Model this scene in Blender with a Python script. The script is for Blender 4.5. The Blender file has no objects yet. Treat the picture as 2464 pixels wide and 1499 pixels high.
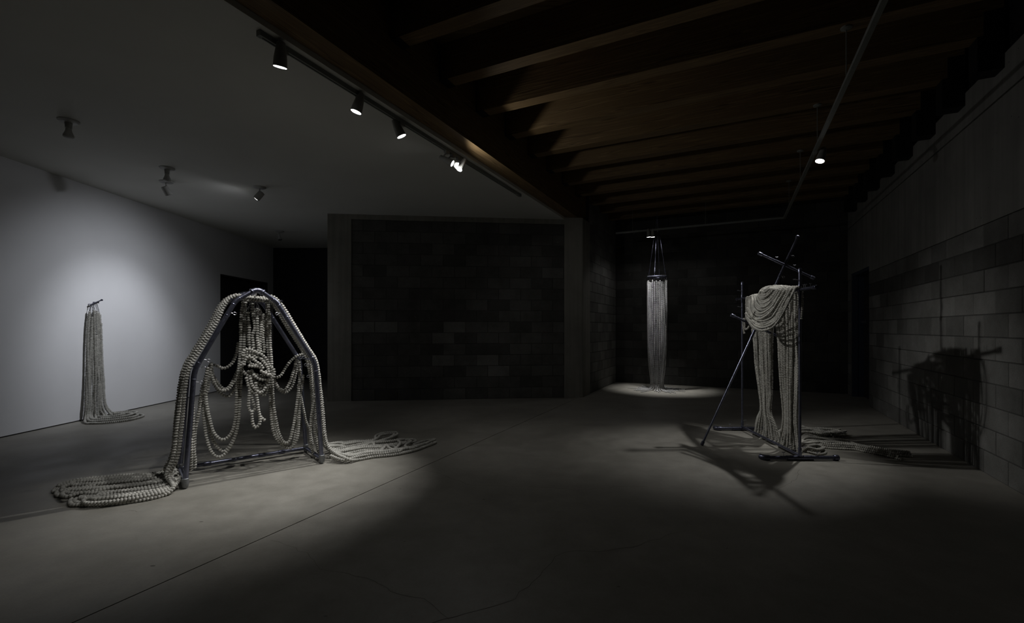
import bpy, math, random
import numpy as np
from mathutils import Vector, Matrix

random.seed(7)
rng = np.random.default_rng(7)
S = bpy.context.scene
C = S.collection

# ------------------------------------------------------------------ camera
F = 1094.0                      # focal length in pixels of the 2464 x 1499 frame
CX, CY, H = 1232.0, 790.0, 1.30  # principal point (level camera, shifted lens) and eye height
cam_d = bpy.data.cameras.new('camera')
cam_d.sensor_width = 36.0
cam_d.lens = F / 2464.0 * 36.0
cam_d.shift_y = (CY - 749.5) / 2464.0
cam_d.clip_start = 0.05
cam = bpy.data.objects.new('camera', cam_d)
C.objects.link(cam)
cam.location = (0, 0, H)
cam.rotation_euler = (math.radians(90), 0, 0)
S.camera = cam

# ------------------------------------------------------------------ world, exposure
w = bpy.data.worlds.new('world')
S.world = w
w.use_nodes = True
w.node_tree.nodes['Background'].inputs[0].default_value = (0.0, 0.0, 0.0, 1)
w.node_tree.nodes['Background'].inputs[1].default_value = 0.0
S.view_settings.view_transform = 'Standard'
S.view_settings.look = 'None'
S.view_settings.gamma = 1.0
S.view_settings.exposure = 0.0
S.view_settings.use_curve_mapping = False
try:
    S.cycles.use_denoising = True
    S.cycles.max_bounces = 8
    S.cycles.diffuse_bounces = 5
    S.cycles.sample_clamp_indirect = 4.0
    S.cycles.caustics_reflective = False
    S.cycles.caustics_refractive = False
except Exception:
    pass

# lamp powers (watts): narrow beam and wide spill of every lit gallery spotlight
P_TRACK = {'t1': (85, 1.2), 't2': (95, 0.9), 't3': (20, 0.8),
           't4a': (125, 18), 't4b': (55, 5), 't4c': (270, 1.3)}
P_WALL = (130, 6.5, 105)
P_RIGHT = (145, 0.8)
P_CURTAIN = (170, 4.0)

# ------------------------------------------------------------------ geometry of the place
TH = math.atan2(1766 - CX, F)   # the hall's long axis, turned from the view axis
SN, CS = math.sin(TH), math.cos(TH)
def uv(u, v, z=0.0):
    """hall coordinates: u along the hall, v to its right"""
    return Vector((u * SN + v * CS, u * CS - v * SN, z))
DU, DV = uv(1, 0), uv(0, 1)
def ground(px, py, z=0.0):
    y = F * (H - z) / (py - CY)
    return Vector(((px - CX) / F * y, y, z))
def at(px, py, y):
    return Vector(((px - CX) / F * y, y, H + (CY - py) / F * y))
Z = Vector((0, 0, 1))
CEIL = 3.34
EDGE_V = -2.85
BEAM_V = -2.64
BEAM_Z = 3.383
JOIST_Z = 3.77
DECK_Z = 4.13
RIGHT_V = 2.025
BACK_U = 11.0
LEFTW = -6.05

# ------------------------------------------------------------------ mesh helpers
class MB:
    def __init__(self):
        self.v = []; self.f = []
    def add(self, vs, fs):
        o = len(self.v)
        self.v.extend([tuple(p) for p in vs]); self.f.extend([tuple(i + o for i in q) for q in fs])
        return self
    def box(self, c, ax, ay, az, hx, hy, hz):
        c = Vector(c)
        vs = [c + ax * (sx * hx) + ay * (sy * hy) + az * (sz * hz)
              for sz in (-1, 1) for sy in (-1, 1) for sx in (-1, 1)]
        fs = [(0, 2, 3, 1), (4, 5, 7, 6), (0, 1, 5, 4), (2, 6, 7, 3), (0, 4, 6, 2), (1, 3, 7, 5)]
        if ax.cross(ay).dot(az) < 0: fs = [tuple(reversed(q)) for q in fs]
        return self.add(vs, fs)
    def abox(self, x0, x1, y0, y1, z0, z1):
        return self.box(((x0 + x1) / 2, (y0 + y1) / 2, (z0 + z1) / 2), Vector((1, 0, 0)), Vector((0, 1, 0)), Z,
                        (x1 - x0) / 2, (y1 - y0) / 2, (z1 - z0) / 2)
    def ubox(self, u0, u1, v0, v1, z0, z1):
        return self.box(uv((u0 + u1) / 2, (v0 + v1) / 2, (z0 + z1) / 2), DU, DV, Z,
                        (u1 - u0) / 2, (v1 - v0) / 2, (z1 - z0) / 2)
    def prism(self, poly, z0, z1):
        n = len(poly)
        a = sum(poly[i][0] * poly[(i + 1) % n][1] - poly[(i + 1) % n][0] * poly[i][1] for i in range(n))
        if a < 0: poly = poly[::-1]
        vs = [(p[0], p[1], z0) for p in poly] + [(p[0], p[1], z1) for p in poly]
        fs = [tuple(range(n - 1, -1, -1)), tuple(range(n, 2 * n))]
        fs += [(i, (i + 1) % n, n + (i + 1) % n, n + i) for i in range(n)]
        return self.add(vs, fs)
    def tube(self, pts, r, seg=12, caps=True):
        pts = [Vector(p) for p in pts]
        rs = r if isinstance(r, (list, tuple)) else [r] * len(pts)
        n = len(pts); vs = []; prev = None
        for i, p in enumerate(pts):
            a = pts[max(i - 1, 0)]; b = pts[min(i + 1, n - 1)]
            t = (b - a).normalized()
            if prev is None:
                ref = Z if abs(t.z) < 0.9 else Vector((1, 0, 0))
                nx = t.cross(ref).normalized()
            else:
                nx = (prev - t * prev.dot(t)).normalized()
            prev = nx; ny = t.cross(nx)
            for k in range(seg):
                a_ = 2 * math.pi * k / seg
                vs.append(p + (nx * math.cos(a_) + ny * math.sin(a_)) * rs[i])
        fs = [(i * seg + k, i * seg + (k + 1) % seg, (i + 1) * seg + (k + 1) % seg, (i + 1) * seg + k)
              for i in range(n - 1) for k in range(seg)]
        if caps:
            fs.append(tuple(range(seg - 1, -1, -1))); fs.append(tuple(range((n - 1) * seg, n * seg)))
        return self.add(vs, fs)
    def lathe(self, c, axis, prof, seg=20, cap=True):
        """prof: (distance along axis, radius) pairs"""
        c = Vector(c); t = Vector(axis).normalized()
        ref = Z if abs(t.z) < 0.9 else Vector((1, 0, 0))
        nx = t.cross(ref).normalized(); ny = t.cross(nx)
        vs = [c + t * h + (nx * math.cos(2 * math.pi * k / seg) + ny * math.sin(2 * math.pi * k / seg)) * r
              for h, r in prof for k in range(seg)]
        m = len(prof)
        fs = [(i * seg + k, i * seg + (k + 1) % seg, (i + 1) * seg + (k + 1) % seg, (i + 1) * seg + k)
              for i in range(m - 1) for k in range(seg)]
        if cap:
            fs.append(tuple(range(seg - 1, -1, -1))); fs.append(tuple(range((m - 1) * seg, m * seg)))
        return self.add(vs, fs)
    def mesh(self, name, mat=None, smooth=False):
        me = bpy.data.meshes.new(name)
        me.from_pydata(self.v, [], self.f)
        if mat: me.materials.append(mat)
        if smooth:
            me.polygons.foreach_set('use_smooth', [True] * len(me.polygons))
            me.set_sharp_from_angle(angle=math.radians(38))
        me.update()
        return me
    def build(self, name, mat, parent=None, smooth=False, origin=None):
        if origin is not None:
            o_ = Vector(origin)
            self.v = [tuple(Vector(p) - o_) for p in self.v]
        ob = bpy.data.objects.new(name, self.mesh(name, mat, smooth))
        C.objects.link(ob)
        if parent is not None:
            ob.parent = parent
            if origin is not None:
                ob.location = Vector(origin) - wloc(parent)
            else:
                ob.location = -wloc(parent)
        elif origin is not None:
            ob.location = origin
        return ob
def wloc(o):
    p = Vector(o.location)
    while o.parent is not None:
        o = o.parent; p += Vector(o.location)
    return p
def empty(name, loc):
    o = bpy.data.objects.new(name, None)
    o.empty_display_size = 0.1
    C.objects.link(o); o.location = loc
    return o
def tag(o, label=None, cat=None, group=None, kind=None):
    if label: o['label'] = label
    if cat: o['category'] = cat
    if group: o['group'] = group
    if kind: o['kind'] = kind
    return o

# ------------------------------------------------------------------ materials
def new_mat(name, rough=0.6, metal=0.0, spec=0.5):
    m = bpy.data.materials.new(name); m.use_nodes = True
    nt = m.node_tree; b = nt.nodes['Principled BSDF']
    b.inputs['Roughness'].default_value = rough
    b.inputs['Metallic'].default_value = metal
    b.inputs['Specular IOR Level'].default_value = spec
    return m, nt, b
def noise(nt, vec, scale, detail=4, rough=0.55):
    n = nt.nodes.new('ShaderNodeTexNoise'); n.inputs['Scale'].default_value = scale
    n.inputs['Detail'].default_value = detail; n.inputs['Roughness'].default_value = rough
    if vec is not None: nt.links.new(vec, n.inputs['Vector'])
    return n.outputs['Fac']
def ramp(nt, fac, stops):
    r = nt.nodes.new('ShaderNodeValToRGB')
    el = r.color_ramp.elements
    while len(el) < len(stops): el.new(0.5)
    for e, (p, c) in zip(el, stops):
        e.position = p; e.color = (*c, 1)
    nt.links.new(fac, r.inputs[0])
    return r.outputs[0]
def mixc(nt, a, b, fac, mode='MULTIPLY'):
    m = nt.nodes.new('ShaderNodeMix'); m.data_type = 'RGBA'; m.blend_type = mode
    if isinstance(fac, (int, float)): m.inputs[0].default_value = fac
    else: nt.links.new(fac, m.inputs[0])
    for s, i in ((a, 6), (b, 7)):
        if isinstance(s, tuple): m.inputs[i].default_value = (*s, 1)
        else: nt.links.new(s, m.inputs[i])
    return m.outputs[2]
def bump(nt, b, hgt, strength=0.3, dist=0.01):
    n = nt.nodes.new('ShaderNodeBump'); n.inputs['Strength'].default_value = strength
    n.inputs['Distance'].default_value = dist
    nt.links.new(hgt, n.inputs['Height']); nt.links.new(n.outputs[0], b.inputs['Normal'])
def coords(nt, kind='Object', scale=None, world=False):
    if world:
        g = nt.nodes.new('ShaderNodeNewGeometry').outputs['Position']
    else:
        g = nt.nodes.new('ShaderNodeTexCoord').outputs[kind]
    if scale:
        mp = nt.nodes.new('ShaderNodeMapping'); mp.inputs['Scale'].default_value = scale
        nt.links.new(g, mp.inputs[0]); g = mp.outputs[0]
    return g

M = {}
def mat_floor():
    m, nt, b = new_mat('polished_concrete_floor', 0.5, 0, 0.35)
    g = coords(nt, world=True)
    c = ramp(nt, noise(nt, g, 0.8, 6, 0.6), [(0.3, (0.250, 0.238, 0.208)), (0.7, (0.340, 0.325, 0.290))])
    c = mixc(nt, c, ramp(nt, noise(nt, g, 5.0, 6, 0.65), [(0.3, (0.72, 0.72, 0.71)), (0.7, (1, 1, 1))]), 0.9)
    c = mixc(nt, c, ramp(nt, noise(nt, g, 70.0, 3, 0.7), [(0.25, (0.84, 0.84, 0.84)), (0.6, (1, 1, 1))]), 0.6)
    # small dark chips
    c = mixc(nt, c, ramp(nt, noise(nt, coords(nt, world=True, scale=(1, 2.2, 1)), 16.0, 1, 0.3),
                         [(0.155, (0.25, 0.24, 0.22)), (0.185, (1, 1, 1))]), 1.0)
    nt.links.new(c, b.inputs['Base Color'])
    nt.links.new(ramp(nt, noise(nt, g, 2.5, 4), [(0.3, (0.42,) * 3), (0.7, (0.58,) * 3)]), b.inputs['Roughness'])
    bump(nt, b, noise(nt, g, 40, 5), 0.08, 0.004)
    return m
def mat_paint(name, col, rough=0.75):
    m, nt, b = new_mat(name, rough, 0, 0.25)
    g = coords(nt, world=True)
    c = ramp(nt, noise(nt, g, 1.3, 4), [(0.3, tuple(x * 0.94 for x in col)), (0.7, col)])
    nt.links.new(c, b.inputs['Base Color'])
    bump(nt, b, noise(nt, g, 160, 2), 0.04, 0.002)
    return m
def mat_concrete(name, col):
    m, nt, b = new_mat(name, 0.85, 0, 0.2)
    g = coords(nt, world=True)
    c = ramp(nt, noise(nt, g, 1.6, 6, 0.6), [(0.3, tuple(x * 0.72 for x in col)), (0.72, col)])
    # vertical formwork streaks
    c = mixc(nt, c, ramp(nt, noise(nt, coords(nt, world=True, scale=(9, 9, 0.35)), 1.6, 4),
                         [(0.35, (0.80, 0.80, 0.80)), (0.6, (1, 1, 1))]), 0.8)
    # air holes
    v = nt.nodes.new('ShaderNodeTexVoronoi'); v.inputs['Scale'].default_value = 9.0
    nt.links.new(g, v.inputs['Vector'])
    c = mixc(nt, c, ramp(nt, v.outputs['Distance'], [(0.035, (0.25, 0.25, 0.25)), (0.06, (1, 1, 1))]), 1.0)
    nt.links.new(c, b.inputs['Base Color'])
    bump(nt, b, noise(nt, g, 30, 6, 0.65), 0.25, 0.006)
    return m
def mat_block():
    m, nt, b = new_mat('concrete_block', 0.92, 0, 0.15)
    g = coords(nt, world=True)
    oi = nt.nodes.new('ShaderNodeObjectInfo')
    c = ramp(nt, noise(nt, g, 3.2, 6, 0.65), [(0.3, (0.62, 0.62, 0.60)), (0.7, (1, 1, 1))])
    c = mixc(nt, c, oi.outputs['Color'], 1.0)
    c = mixc(nt, c, ramp(nt, noise(nt, g, 120, 2, 0.6), [(0.3, (0.7, 0.7, 0.7)), (0.6, (1, 1, 1))]), 0.7)
    # lime bloom
    c = mixc(nt, c, (0.55, 0.53, 0.48), ramp(nt, noise(nt, g, 2.1, 7, 0.75), [(0.66, (0, 0, 0)), (0.80, (0.5, 0.5, 0.5))]), 'MIX')
    nt.links.new(c, b.inputs['Base Color'])
    bump(nt, b, noise(nt, g, 90, 4, 0.7), 0.5, 0.006)
    return m
def mat_wood():
    m, nt, b = new_mat('dark_fir_timber', 0.6, 0, 0.3)
    oi = nt.nodes.new('ShaderNodeObjectInfo')
    tc = nt.nodes.new('ShaderNodeTexCoord')
    mp = nt.nodes.new('ShaderNodeMapping'); mp.inputs['Scale'].default_value = (0.16, 9, 9)
    ad = nt.nodes.new('ShaderNodeVectorMath'); ad.operation = 'ADD'
    sc = nt.nodes.new('ShaderNodeVectorMath'); sc.operation = 'SCALE'; sc.inputs['Scale'].default_value = 31.0
    cb = nt.nodes.new('ShaderNodeCombineXYZ')
    nt.links.new(oi.outputs['Random'], cb.inputs[0]); nt.links.new(oi.outputs['Random'], cb.inputs[2])
    nt.links.new(cb.outputs[0], sc.inputs[0])
    nt.links.new(tc.outputs['Object'], mp.inputs[0]); nt.links.new(mp.outputs[0], ad.inputs[0]); nt.links.new(sc.outputs[0], ad.inputs[1])
    base = noise(nt, ad.outputs[0], 1.6, 3, 0.5)
    wv = nt.nodes.new('ShaderNodeMath'); wv.operation = 'MULTIPLY'; wv.inputs[1].default_value = 46.0
    nt.links.new(base, wv.inputs[0])
    sn = nt.nodes.new('ShaderNodeMath'); sn.operation = 'SINE'; nt.links.new(wv.outputs[0], sn.inputs[0])
    c = ramp(nt, sn.outputs[0], [(0.0, (0.17, 0.112, 0.052)), (0.75, (0.27, 0.185, 0.09)), (1.0, (0.09, 0.056, 0.025))])
    c = mixc(nt, c, ramp(nt, noise(nt, ad.outputs[0], 12, 4, 0.6), [(0.3, (0.65, 0.62, 0.6)), (0.7, (1, 1, 1))]), 0.8)
    nt.links.new(c, b.inputs['Base Color'])
    bump(nt, b, sn.outputs[0], 0.12, 0.003)
    return m
def mat_metal(name, col, rough, scale=30):
    m, nt, b = new_mat(name, rough, 0.9, 0.5)
    g = coords(nt)
    c = ramp(nt, noise(nt, g, scale, 3), [(0.3, tuple(x * 0.75 for x in col)), (0.7, col)])
    nt.links.new(c, b.inputs['Base Color'])
    nt.links.new(ramp(nt, noise(nt, g, scale * 2, 3), [(0.3, (rough * 0.8,) * 3), (0.7, (rough * 1.2,) * 3)]), b.inputs['Roughness'])
    return m
def mat_clay(name, col):
    m, nt, b = new_mat(name, 0.8, 0, 0.25)
    g = coords(nt, world=True)
    c = ramp(nt, noise(nt, g, 16, 3), [(0.3, tuple(x * 0.72 for x in col)), (0.7, col)])
    nt.links.new(c, b.inputs['Base Color'])
    bump(nt, b, noise(nt, g, 420, 2), 0.15, 0.001)
    return m
def mat_plain(name, col, rough=0.6, metal=0.0):
    m, nt, b = new_mat(name, rough, metal, 0.4)
    c = ramp(nt, noise(nt, coords(nt), 22, 3), [(0.3, tuple(x * 0.88 for x in col)), (0.7, col)])
    nt.links.new(c, b.inputs['Base Color'])
    return m
def mat_emit(name, col, s):
    m = bpy.data.materials.new(name); m.use_nodes = True
    nt = m.node_tree; nt.nodes.clear()
    e = nt.nodes.new('ShaderNodeEmission'); o = nt.nodes.new('ShaderNodeOutputMaterial')
    e.inputs[0].default_value = (*col, 1); e.inputs[1].default_value = s
    nt.links.new(e.outputs[0], o.inputs[0])
    return m
M['floor'] = mat_floor()
M['white'] = mat_paint('white_wall_paint', (0.74, 0.74, 0.75))
M['ceil'] = mat_paint('ceiling_paint', (0.62, 0.62, 0.58))
M['dark_and_unlit'] = mat_paint('charcoal_and_unlit', (0.03, 0.03, 0.033))  # near black: dark door and walls, also the painted gloom of the left doorway
M['conc'] = mat_concrete('cast_concrete', (0.30, 0.29, 0.26))
M['conc_wall'] = mat_concrete('cast_concrete_wall', (0.26, 0.255, 0.24))
M['mortar'] = mat_plain('mortar', (0.07, 0.07, 0.066), 0.95)
M['block'] = mat_block()
M['wood'] = mat_wood()
M['black_steel'] = mat_plain('black_steel', (0.010, 0.010, 0.011), 0.6, 0.2)
M['pipe'] = mat_metal('blued_steel_pipe', (0.215, 0.225, 0.30), 0.33)
M['chrome'] = mat_metal('bright_chrome', (0.55, 0.55, 0.6), 0.3)
M['dark_pipe'] = mat_metal('dark_fitting', (0.13, 0.135, 0.185), 0.32)
M['cap'] = mat_plain('grey_pipe_foot', (0.24, 0.25, 0.26), 0.45, 0.5)
M['clay'] = mat_clay('grey_clay_bead', (0.54, 0.53, 0.49))
M['clay_w'] = mat_clay('warm_clay_bead', (0.42, 0.41, 0.37))
M['clay_s'] = mat_clay('silver_clay_bead', (0.50, 0.50, 0.50))
M['cord'] = mat_plain('dark_cord', (0.05, 0.05, 0.05), 0.8)
M['wire'] = mat_metal('silver_wire', (0.55, 0.55, 0.58), 0.25)
M['lamp'] = mat_plain('lamp_housing_white', (0.42, 0.42, 0.40), 0.5)
M['lamp_dark'] = mat_plain('lamp_housing_grey', (0.30, 0.30, 0.28), 0.5)
M['track'] = mat_plain('track_grey', (0.22, 0.23, 0.215), 0.5)
M['lens_off'] = mat_plain('unlit_lens', (0.10, 0.10, 0.10), 0.2)
M['lens_on'] = mat_emit('lit_lens', (1.0, 1.0, 1.0), 14.0)
M['frame_blue'] = mat_plain('blue_grey_door_frame', (0.045, 0.055, 0.085), 0.45)
M['crack'] = mat_plain('hairline_crack', (0.13, 0.122, 0.105), 0.9)
M['joint'] = mat_plain('floor_joint_filler', (0.05, 0.048, 0.042), 0.9)
M['base'] = mat_plain('wall_base_reveal', (0.10, 0.10, 0.10), 0.7)

# ================================================================== THE ROOM
def place(ob, origin, ax, ay, az, parent=None):
    """put an object whose mesh is in local coordinates into the scene"""
    R = Matrix((ax, ay, az)).transposed().to_4x4()
    C.objects.link(ob)
    if parent is not None:
        ob.parent = parent
        ob.matrix_local = Matrix.Translation(Vector(origin) - wloc(parent)) @ R
    else:
        ob.matrix_local = Matrix.Translation(Vector(origin)) @ R
    return ob
def clip(poly, n, d):
    """keep the part of a polygon where n.p <= d"""
    out = []
    for i in range(len(poly)):
        p, q = poly[i], poly[(i + 1) % len(poly)]
        a, b = p[0] * n[0] + p[1] * n[1] - d, q[0] * n[0] + q[1] * n[1] - d
        if a <= 0: out.append(p)
        if a * b < 0:
            t = a / (a - b); out.append((p[0] + (q[0] - p[0]) * t, p[1] + (q[1] - p[1]) * t))
    return out
NV = (DV.x, DV.y)
BACK_Y = -2.6
big = [(-6.25, BACK_Y), (9.5, BACK_Y), (9.5, 13.2), (-6.25, 13.2)]
big = clip(big, NV, RIGHT_V + 0.5)
big = clip(big, (DU.x, DU.y), BACK_U + 0.25)
JOINT_V = -2.625
# floor: two slabs with a sawn joint between them
fl = MB().prism(big, -0.2, -0.012).build('floor', M['joint'])
tag(fl, 'warm grey polished concrete floor with one sawn joint and hairline cracks', 'floor', kind='structure')
sl = MB().prism(clip(big, NV, JOINT_V - 0.004), -0.012, 0.0).build('slab', M['floor'], fl)
sr = MB().prism(clip(big, (-NV[0], -NV[1]), -(JOINT_V + 0.004)), -0.012, 0.0).build('slab', M['floor'], fl)
def crack(pts, wid):
    P = [ground(*p) for p in pts]
    Q = []
    for a, b in zip(P[:-1], P[1:]):
        n = max(2, int((b - a).length / 0.05))
        for k in range(n):
            t = k / n
            j = Vector((random.gauss(0, 1), random.gauss(0, 1), 0)) * 0.009 if k else Vector((0, 0, 0))
            Q.append(a.lerp(b, t) + j)
    Q.append(P[-1])
    mb = MB(); vs = []
    for i, p in enumerate(Q):
        t = (Q[min(i + 1, len(Q) - 1)] - Q[max(i - 1, 0)]).normalized()
        nn = Vector((-t.y, t.x, 0)) * wid * random.uniform(0.5, 1.1)
        vs += [p + nn + Z * 0.0006, p - nn + Z * 0.0006]
    mb.add(vs, [(2 * i, 2 * i + 1, 2 * i + 3, 2 * i + 2) for i in range(len(Q) - 1)])
    return mb.build('crack', M['crack'], fl)
crack([(1040, 1499), (1200, 1455), (1240, 1442), (1300, 1385), (1335, 1340), (1360, 1329), (1440, 1328), (1540, 1312), (1600, 1290), (1650, 1277)], 0.0016)
crack([(650, 1300), (740, 1330), (770, 1370), (880, 1390), (960, 1430), (1020, 1440), (1080, 1490)], 0.0013)
crack([(980, 1125), (1060, 1140), (1120, 1165), (1200, 1169), (1310, 1173), (1400, 1179), (1480, 1170), (1560, 1172)], 0.0016)
crack([(1925, 1130), (1918, 1150), (1895, 1165), (1870, 1180)], 0.0012)
crack([(330, 1232), (310, 1228), (295, 1232)], 0.0014)

# white ceiling slab, its edge facing the hall
ce = clip([(-6.25, BACK_Y), (6, BACK_Y), (6, 13.2), (-6.25, 13.2)], NV, EDGE_V)
cl = MB().prism(ce, CEIL, CEIL + 0.6).build('ceiling', M['ceil'])
tag(cl, 'smooth off-white plaster ceiling over the left half', 'ceiling', kind='structure')
# timber ceiling of the hall
dk = MB().ubox(-6.5, BACK_U + 0.25, EDGE_V - 0.0, RIGHT_V + 0.5, DECK_Z, DECK_Z + 0.1)
dko = dk.build('ceiling_deck', M['wood'])
tag(dko, 'dark timber ceiling deck carried on heavy joists', 'ceiling', kind='structure')
def timber(name, length, wy, wz, origin, ax, ay, parent):
    m = MB().abox(0, length, -wy / 2, wy / 2, 0, wz)
    e = 0.006
    o = bpy.data.objects.new(name, m.mesh(name, M['wood']))
    return place(o, origin, ax, ay, Z, parent)
bm_w = BEAM_V - EDGE_V - 0.002
timber('beam', 15.4, bm_w, 0.72, uv(-6.4, (BEAM_V + EDGE_V) / 2 + 0.001, BEAM_Z), DU, -DV, dko)
J0, JS, JW = 3.041, 0.72, 0.148
for k in range(-7, 11):
    u = J0 + JS * k + JW / 2
    j = timber('joist', RIGHT_V - BEAM_V - 0.01, JW, DECK_Z - JOIST_Z - 0.002, uv(u, BEAM_V + 0.008, JOIST_Z), DV, DU, dko)
    if u > 1.5:
        hb = MB()
        hw = JW / 2 + 0.006
        hb.ubox(u - hw, u + hw, RIGHT_V - 0.17, RIGHT_V - 0.001, 3.47, JOIST_Z - 0.001)
        hb.ubox(u - hw, u - hw + 0.005, RIGHT_V - 0.13, RIGHT_V - 0.001, JOIST_Z, JOIST_Z + 0.2)
        hb.ubox(u + hw - 0.005, u + hw, RIGHT_V - 0.13, RIGHT_V - 0.001, JOIST_Z, JOIST_Z + 0.2)
        h1 = hb.build('wall_bracket', M['black_steel'])
        hb = MB()
        hb.ubox(u - hw, u + hw, BEAM_V + 0.001, BEAM_V + 0.007, JOIST_Z - 0.004, JOIST_Z + 0.26)
        hb.ubox(u - hw, u + hw, BEAM_V + 0.007, BEAM_V + 0.09, JOIST_Z - 0.005, JOIST_Z - 0.001)
        h2 = hb.build('joist_hanger', M['black_steel'])
        inv = (Matrix.Translation(uv(u, BEAM_V + 0.008, JOIST_Z)) @ Matrix((DV, DU, Z)).transposed().to_4x4()).inverted()
        for h in (h1, h2):
            h.parent = j; h.matrix_parent_inverse = Matrix.Identity(4); h.matrix_local = inv

# ---- concrete block walls: every block a piece of its own
_blk = {}
BW, BH, BD, GAP = 0.4064, 0.2032, 0.05, 0.009
def block_mesh(wd):
    key = round(wd, 3)
    if key in _blk: return _blk[key]
    hx, hz, e = wd / 2 - GAP / 2, BH / 2 - GAP / 2, 0.004
    vs = []
    for y, q in ((0.0, e), (e, 0.0), (BD, 0.0)):
        vs += [(-hx + q, y, -hz + q), (hx - q, y, -hz + q), (hx - q, y, hz - q), (-hx + q, y, hz - q)]
    fs = [(0, 1, 2, 3)]
    for r in (0, 4):
        fs += [(r + i, r + 4 + i, r + 4 + (i + 1) % 4, r + (i + 1) % 4) for i in range(4)]
    me = MB().add(vs, fs).mesh('block', M['block'])
    _blk[key] = me
    return me
def block_wall(parent, origin, along, into, length, courses, tint, first=0, shift=0.0, z0=0.0, skip=None, pale=(), dark=()):
    """running-bond courses; origin = bottom-left of the wall face, into = away from the room"""
    for r in range(courses):
        x = -shift - (BW / 2 if (r + first) % 2 else 0.0)
        i = 0
        while x < length - 0.03:
            a, b = max(x, 0.0), min(x + BW, length)
            if b - a > 0.03 and not (skip and skip((a + b) / 2, r)):
                o = bpy.data.objects.new('block', block_mesh(b - a))
                p = Vector(origin) + along * ((a + b) / 2) + Z * (z0 + r * BH + BH / 2) + into * random.uniform(-0.0015, 0.002)
                place(o, p, along, into, Z, parent)
                t = tint * random.uniform(0.72, 1.2)
                if (i, r) in pale: t = tint * 1.6
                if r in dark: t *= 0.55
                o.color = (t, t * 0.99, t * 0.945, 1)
            x += BW; i += 1

# right wall
rw = MB()
DOOR_U0, DOOR_U1, DOOR_H = 9.43, 10.71, 2.34
NB = 11
TOPB = NB * BH
rw.ubox(-6.4, DOOR_U0, RIGHT_V + 0.007, RIGHT_V + 0.4, 0, TOPB)
rw.ubox(DOOR_U1, BACK_U + 0.3, RIGHT_V + 0.007, RIGHT_V + 0.4, 0, TOPB)
wr = rw.build('wall_right', M['mortar'])
tag(wr, 'concrete block wall on the right below cast concrete', 'wall', kind='structure')
cw = MB()
cw.ubox(-6.4, DOOR_U0, RIGHT_V, RIGHT_V + 0.4, TOPB + 0.003, 3.245)
cw.ubox(DOOR_U1, BACK_U + 0.3, RIGHT_V, RIGHT_V + 0.4, TOPB + 0.003, 3.245)
cw.ubox(DOOR_U0, DOOR_U1, RIGHT_V, RIGHT_V + 0.4, DOOR_H, 3.245)
cw.ubox(-6.4, BACK_U + 0.3, RIGHT_V + 0.02, RIGHT_V + 0.4, 3.245, 3.263)
cw.ubox(-6.4, BACK_U + 0.3, RIGHT_V, RIGHT_V + 0.4, 3.263, 3.59)
cw.build('cast_band', M['conc_wall'], wr)
MB().ubox(-6.4, BACK_U + 0.3, RIGHT_V + 0.03, RIGHT_V + 0.4, 3.59, DECK_Z).build('sill_plate', M['black_steel'], wr)
U_B0 = 2.4
block_wall(wr, uv(U_B0, RIGHT_V), DU, DV, DOOR_U0 - U_B0, NB, 0.20, first=0, shift=0.1, dark=(NB - 2,))
block_wall(wr, uv(DOOR_U1, RIGHT_V), DU, DV, BACK_U - DOOR_U1, NB, 0.20, first=1)
# door in the right wall, set back in its reveal
dd = MB().ubox(DOOR_U0 + 0.05, DOOR_U1 - 0.05, RIGHT_V + 0.19, RIGHT_V + 0.235, 0.01, DOOR_H - 0.05).build('door_1', M['dark_and_unlit'])
tag(dd, 'dark closed door set deep in the right block wall', 'door', kind='structure')
for a, b in ((DOOR_U0 + 0.001, DOOR_U0 + 0.05), (DOOR_U1 - 0.05, DOOR_U1 - 0.001)):
    MB().ubox(a, b, RIGHT_V + 0.012, RIGHT_V + 0.10, 0.0, DOOR_H - 0.05).build('door_frame', M['frame_blue'], dd)
    MB().ubox(a, b, RIGHT_V + 0.108, RIGHT_V + 0.24, 0.0, DOOR_H - 0.05).build('door_frame', M['frame_blue'], dd)
MB().ubox(DOOR_U0 + 0.001, DOOR_U1 - 0.001, RIGHT_V + 0.012, RIGHT_V + 0.24, DOOR_H - 0.05, DOOR_H - 0.001).build('door_head', M['frame_blue'], dd)
hd = MB()
hd.tube([uv(10.53, RIGHT_V + 0.19, 1.42), uv(10.53, RIGHT_V + 0.13, 1.42), uv(10.52, RIGHT_V + 0.125, 1.42), uv(10.40, RIGHT_V + 0.125, 1.42)], 0.011, 8)
hd.lathe(uv(10.53, RIGHT_V + 0.19, 1.42), -DV, [(0, 0.028), (0.008, 0.028)], 12)
hd.build('door_handle', M['chrome'], dd, True)

# back wall of the hall and the wall running back from the column
SIDE_V = -2.57
HB = 20
wb = MB().ubox(BACK_U + 0.007, BACK_U + 0.25, SIDE_V - 0.3, RIGHT_V + 0.007, 0, DECK_Z).build('wall_back', M['mortar'])
tag(wb, 'concrete block wall closing the far end behind the bead curtain', 'wall', kind='structure')
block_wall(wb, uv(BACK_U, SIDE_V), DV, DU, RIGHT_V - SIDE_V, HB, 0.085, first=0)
COL_U0, COL_U1 = 8.28, 8.756
wsd = MB().ubox(COL_U1, BACK_U, SIDE_V - 0.3, SIDE_V - 0.007, 0, DECK_Z).build('wall_side', M['mortar'])
tag(wsd, 'concrete block wall running from the column to the far end', 'wall', kind='structure')
block_wall(wsd, uv(COL_U1, SIDE_V), DU, -DV, BACK_U - COL_U1, HB, 0.20, first=1)

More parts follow.
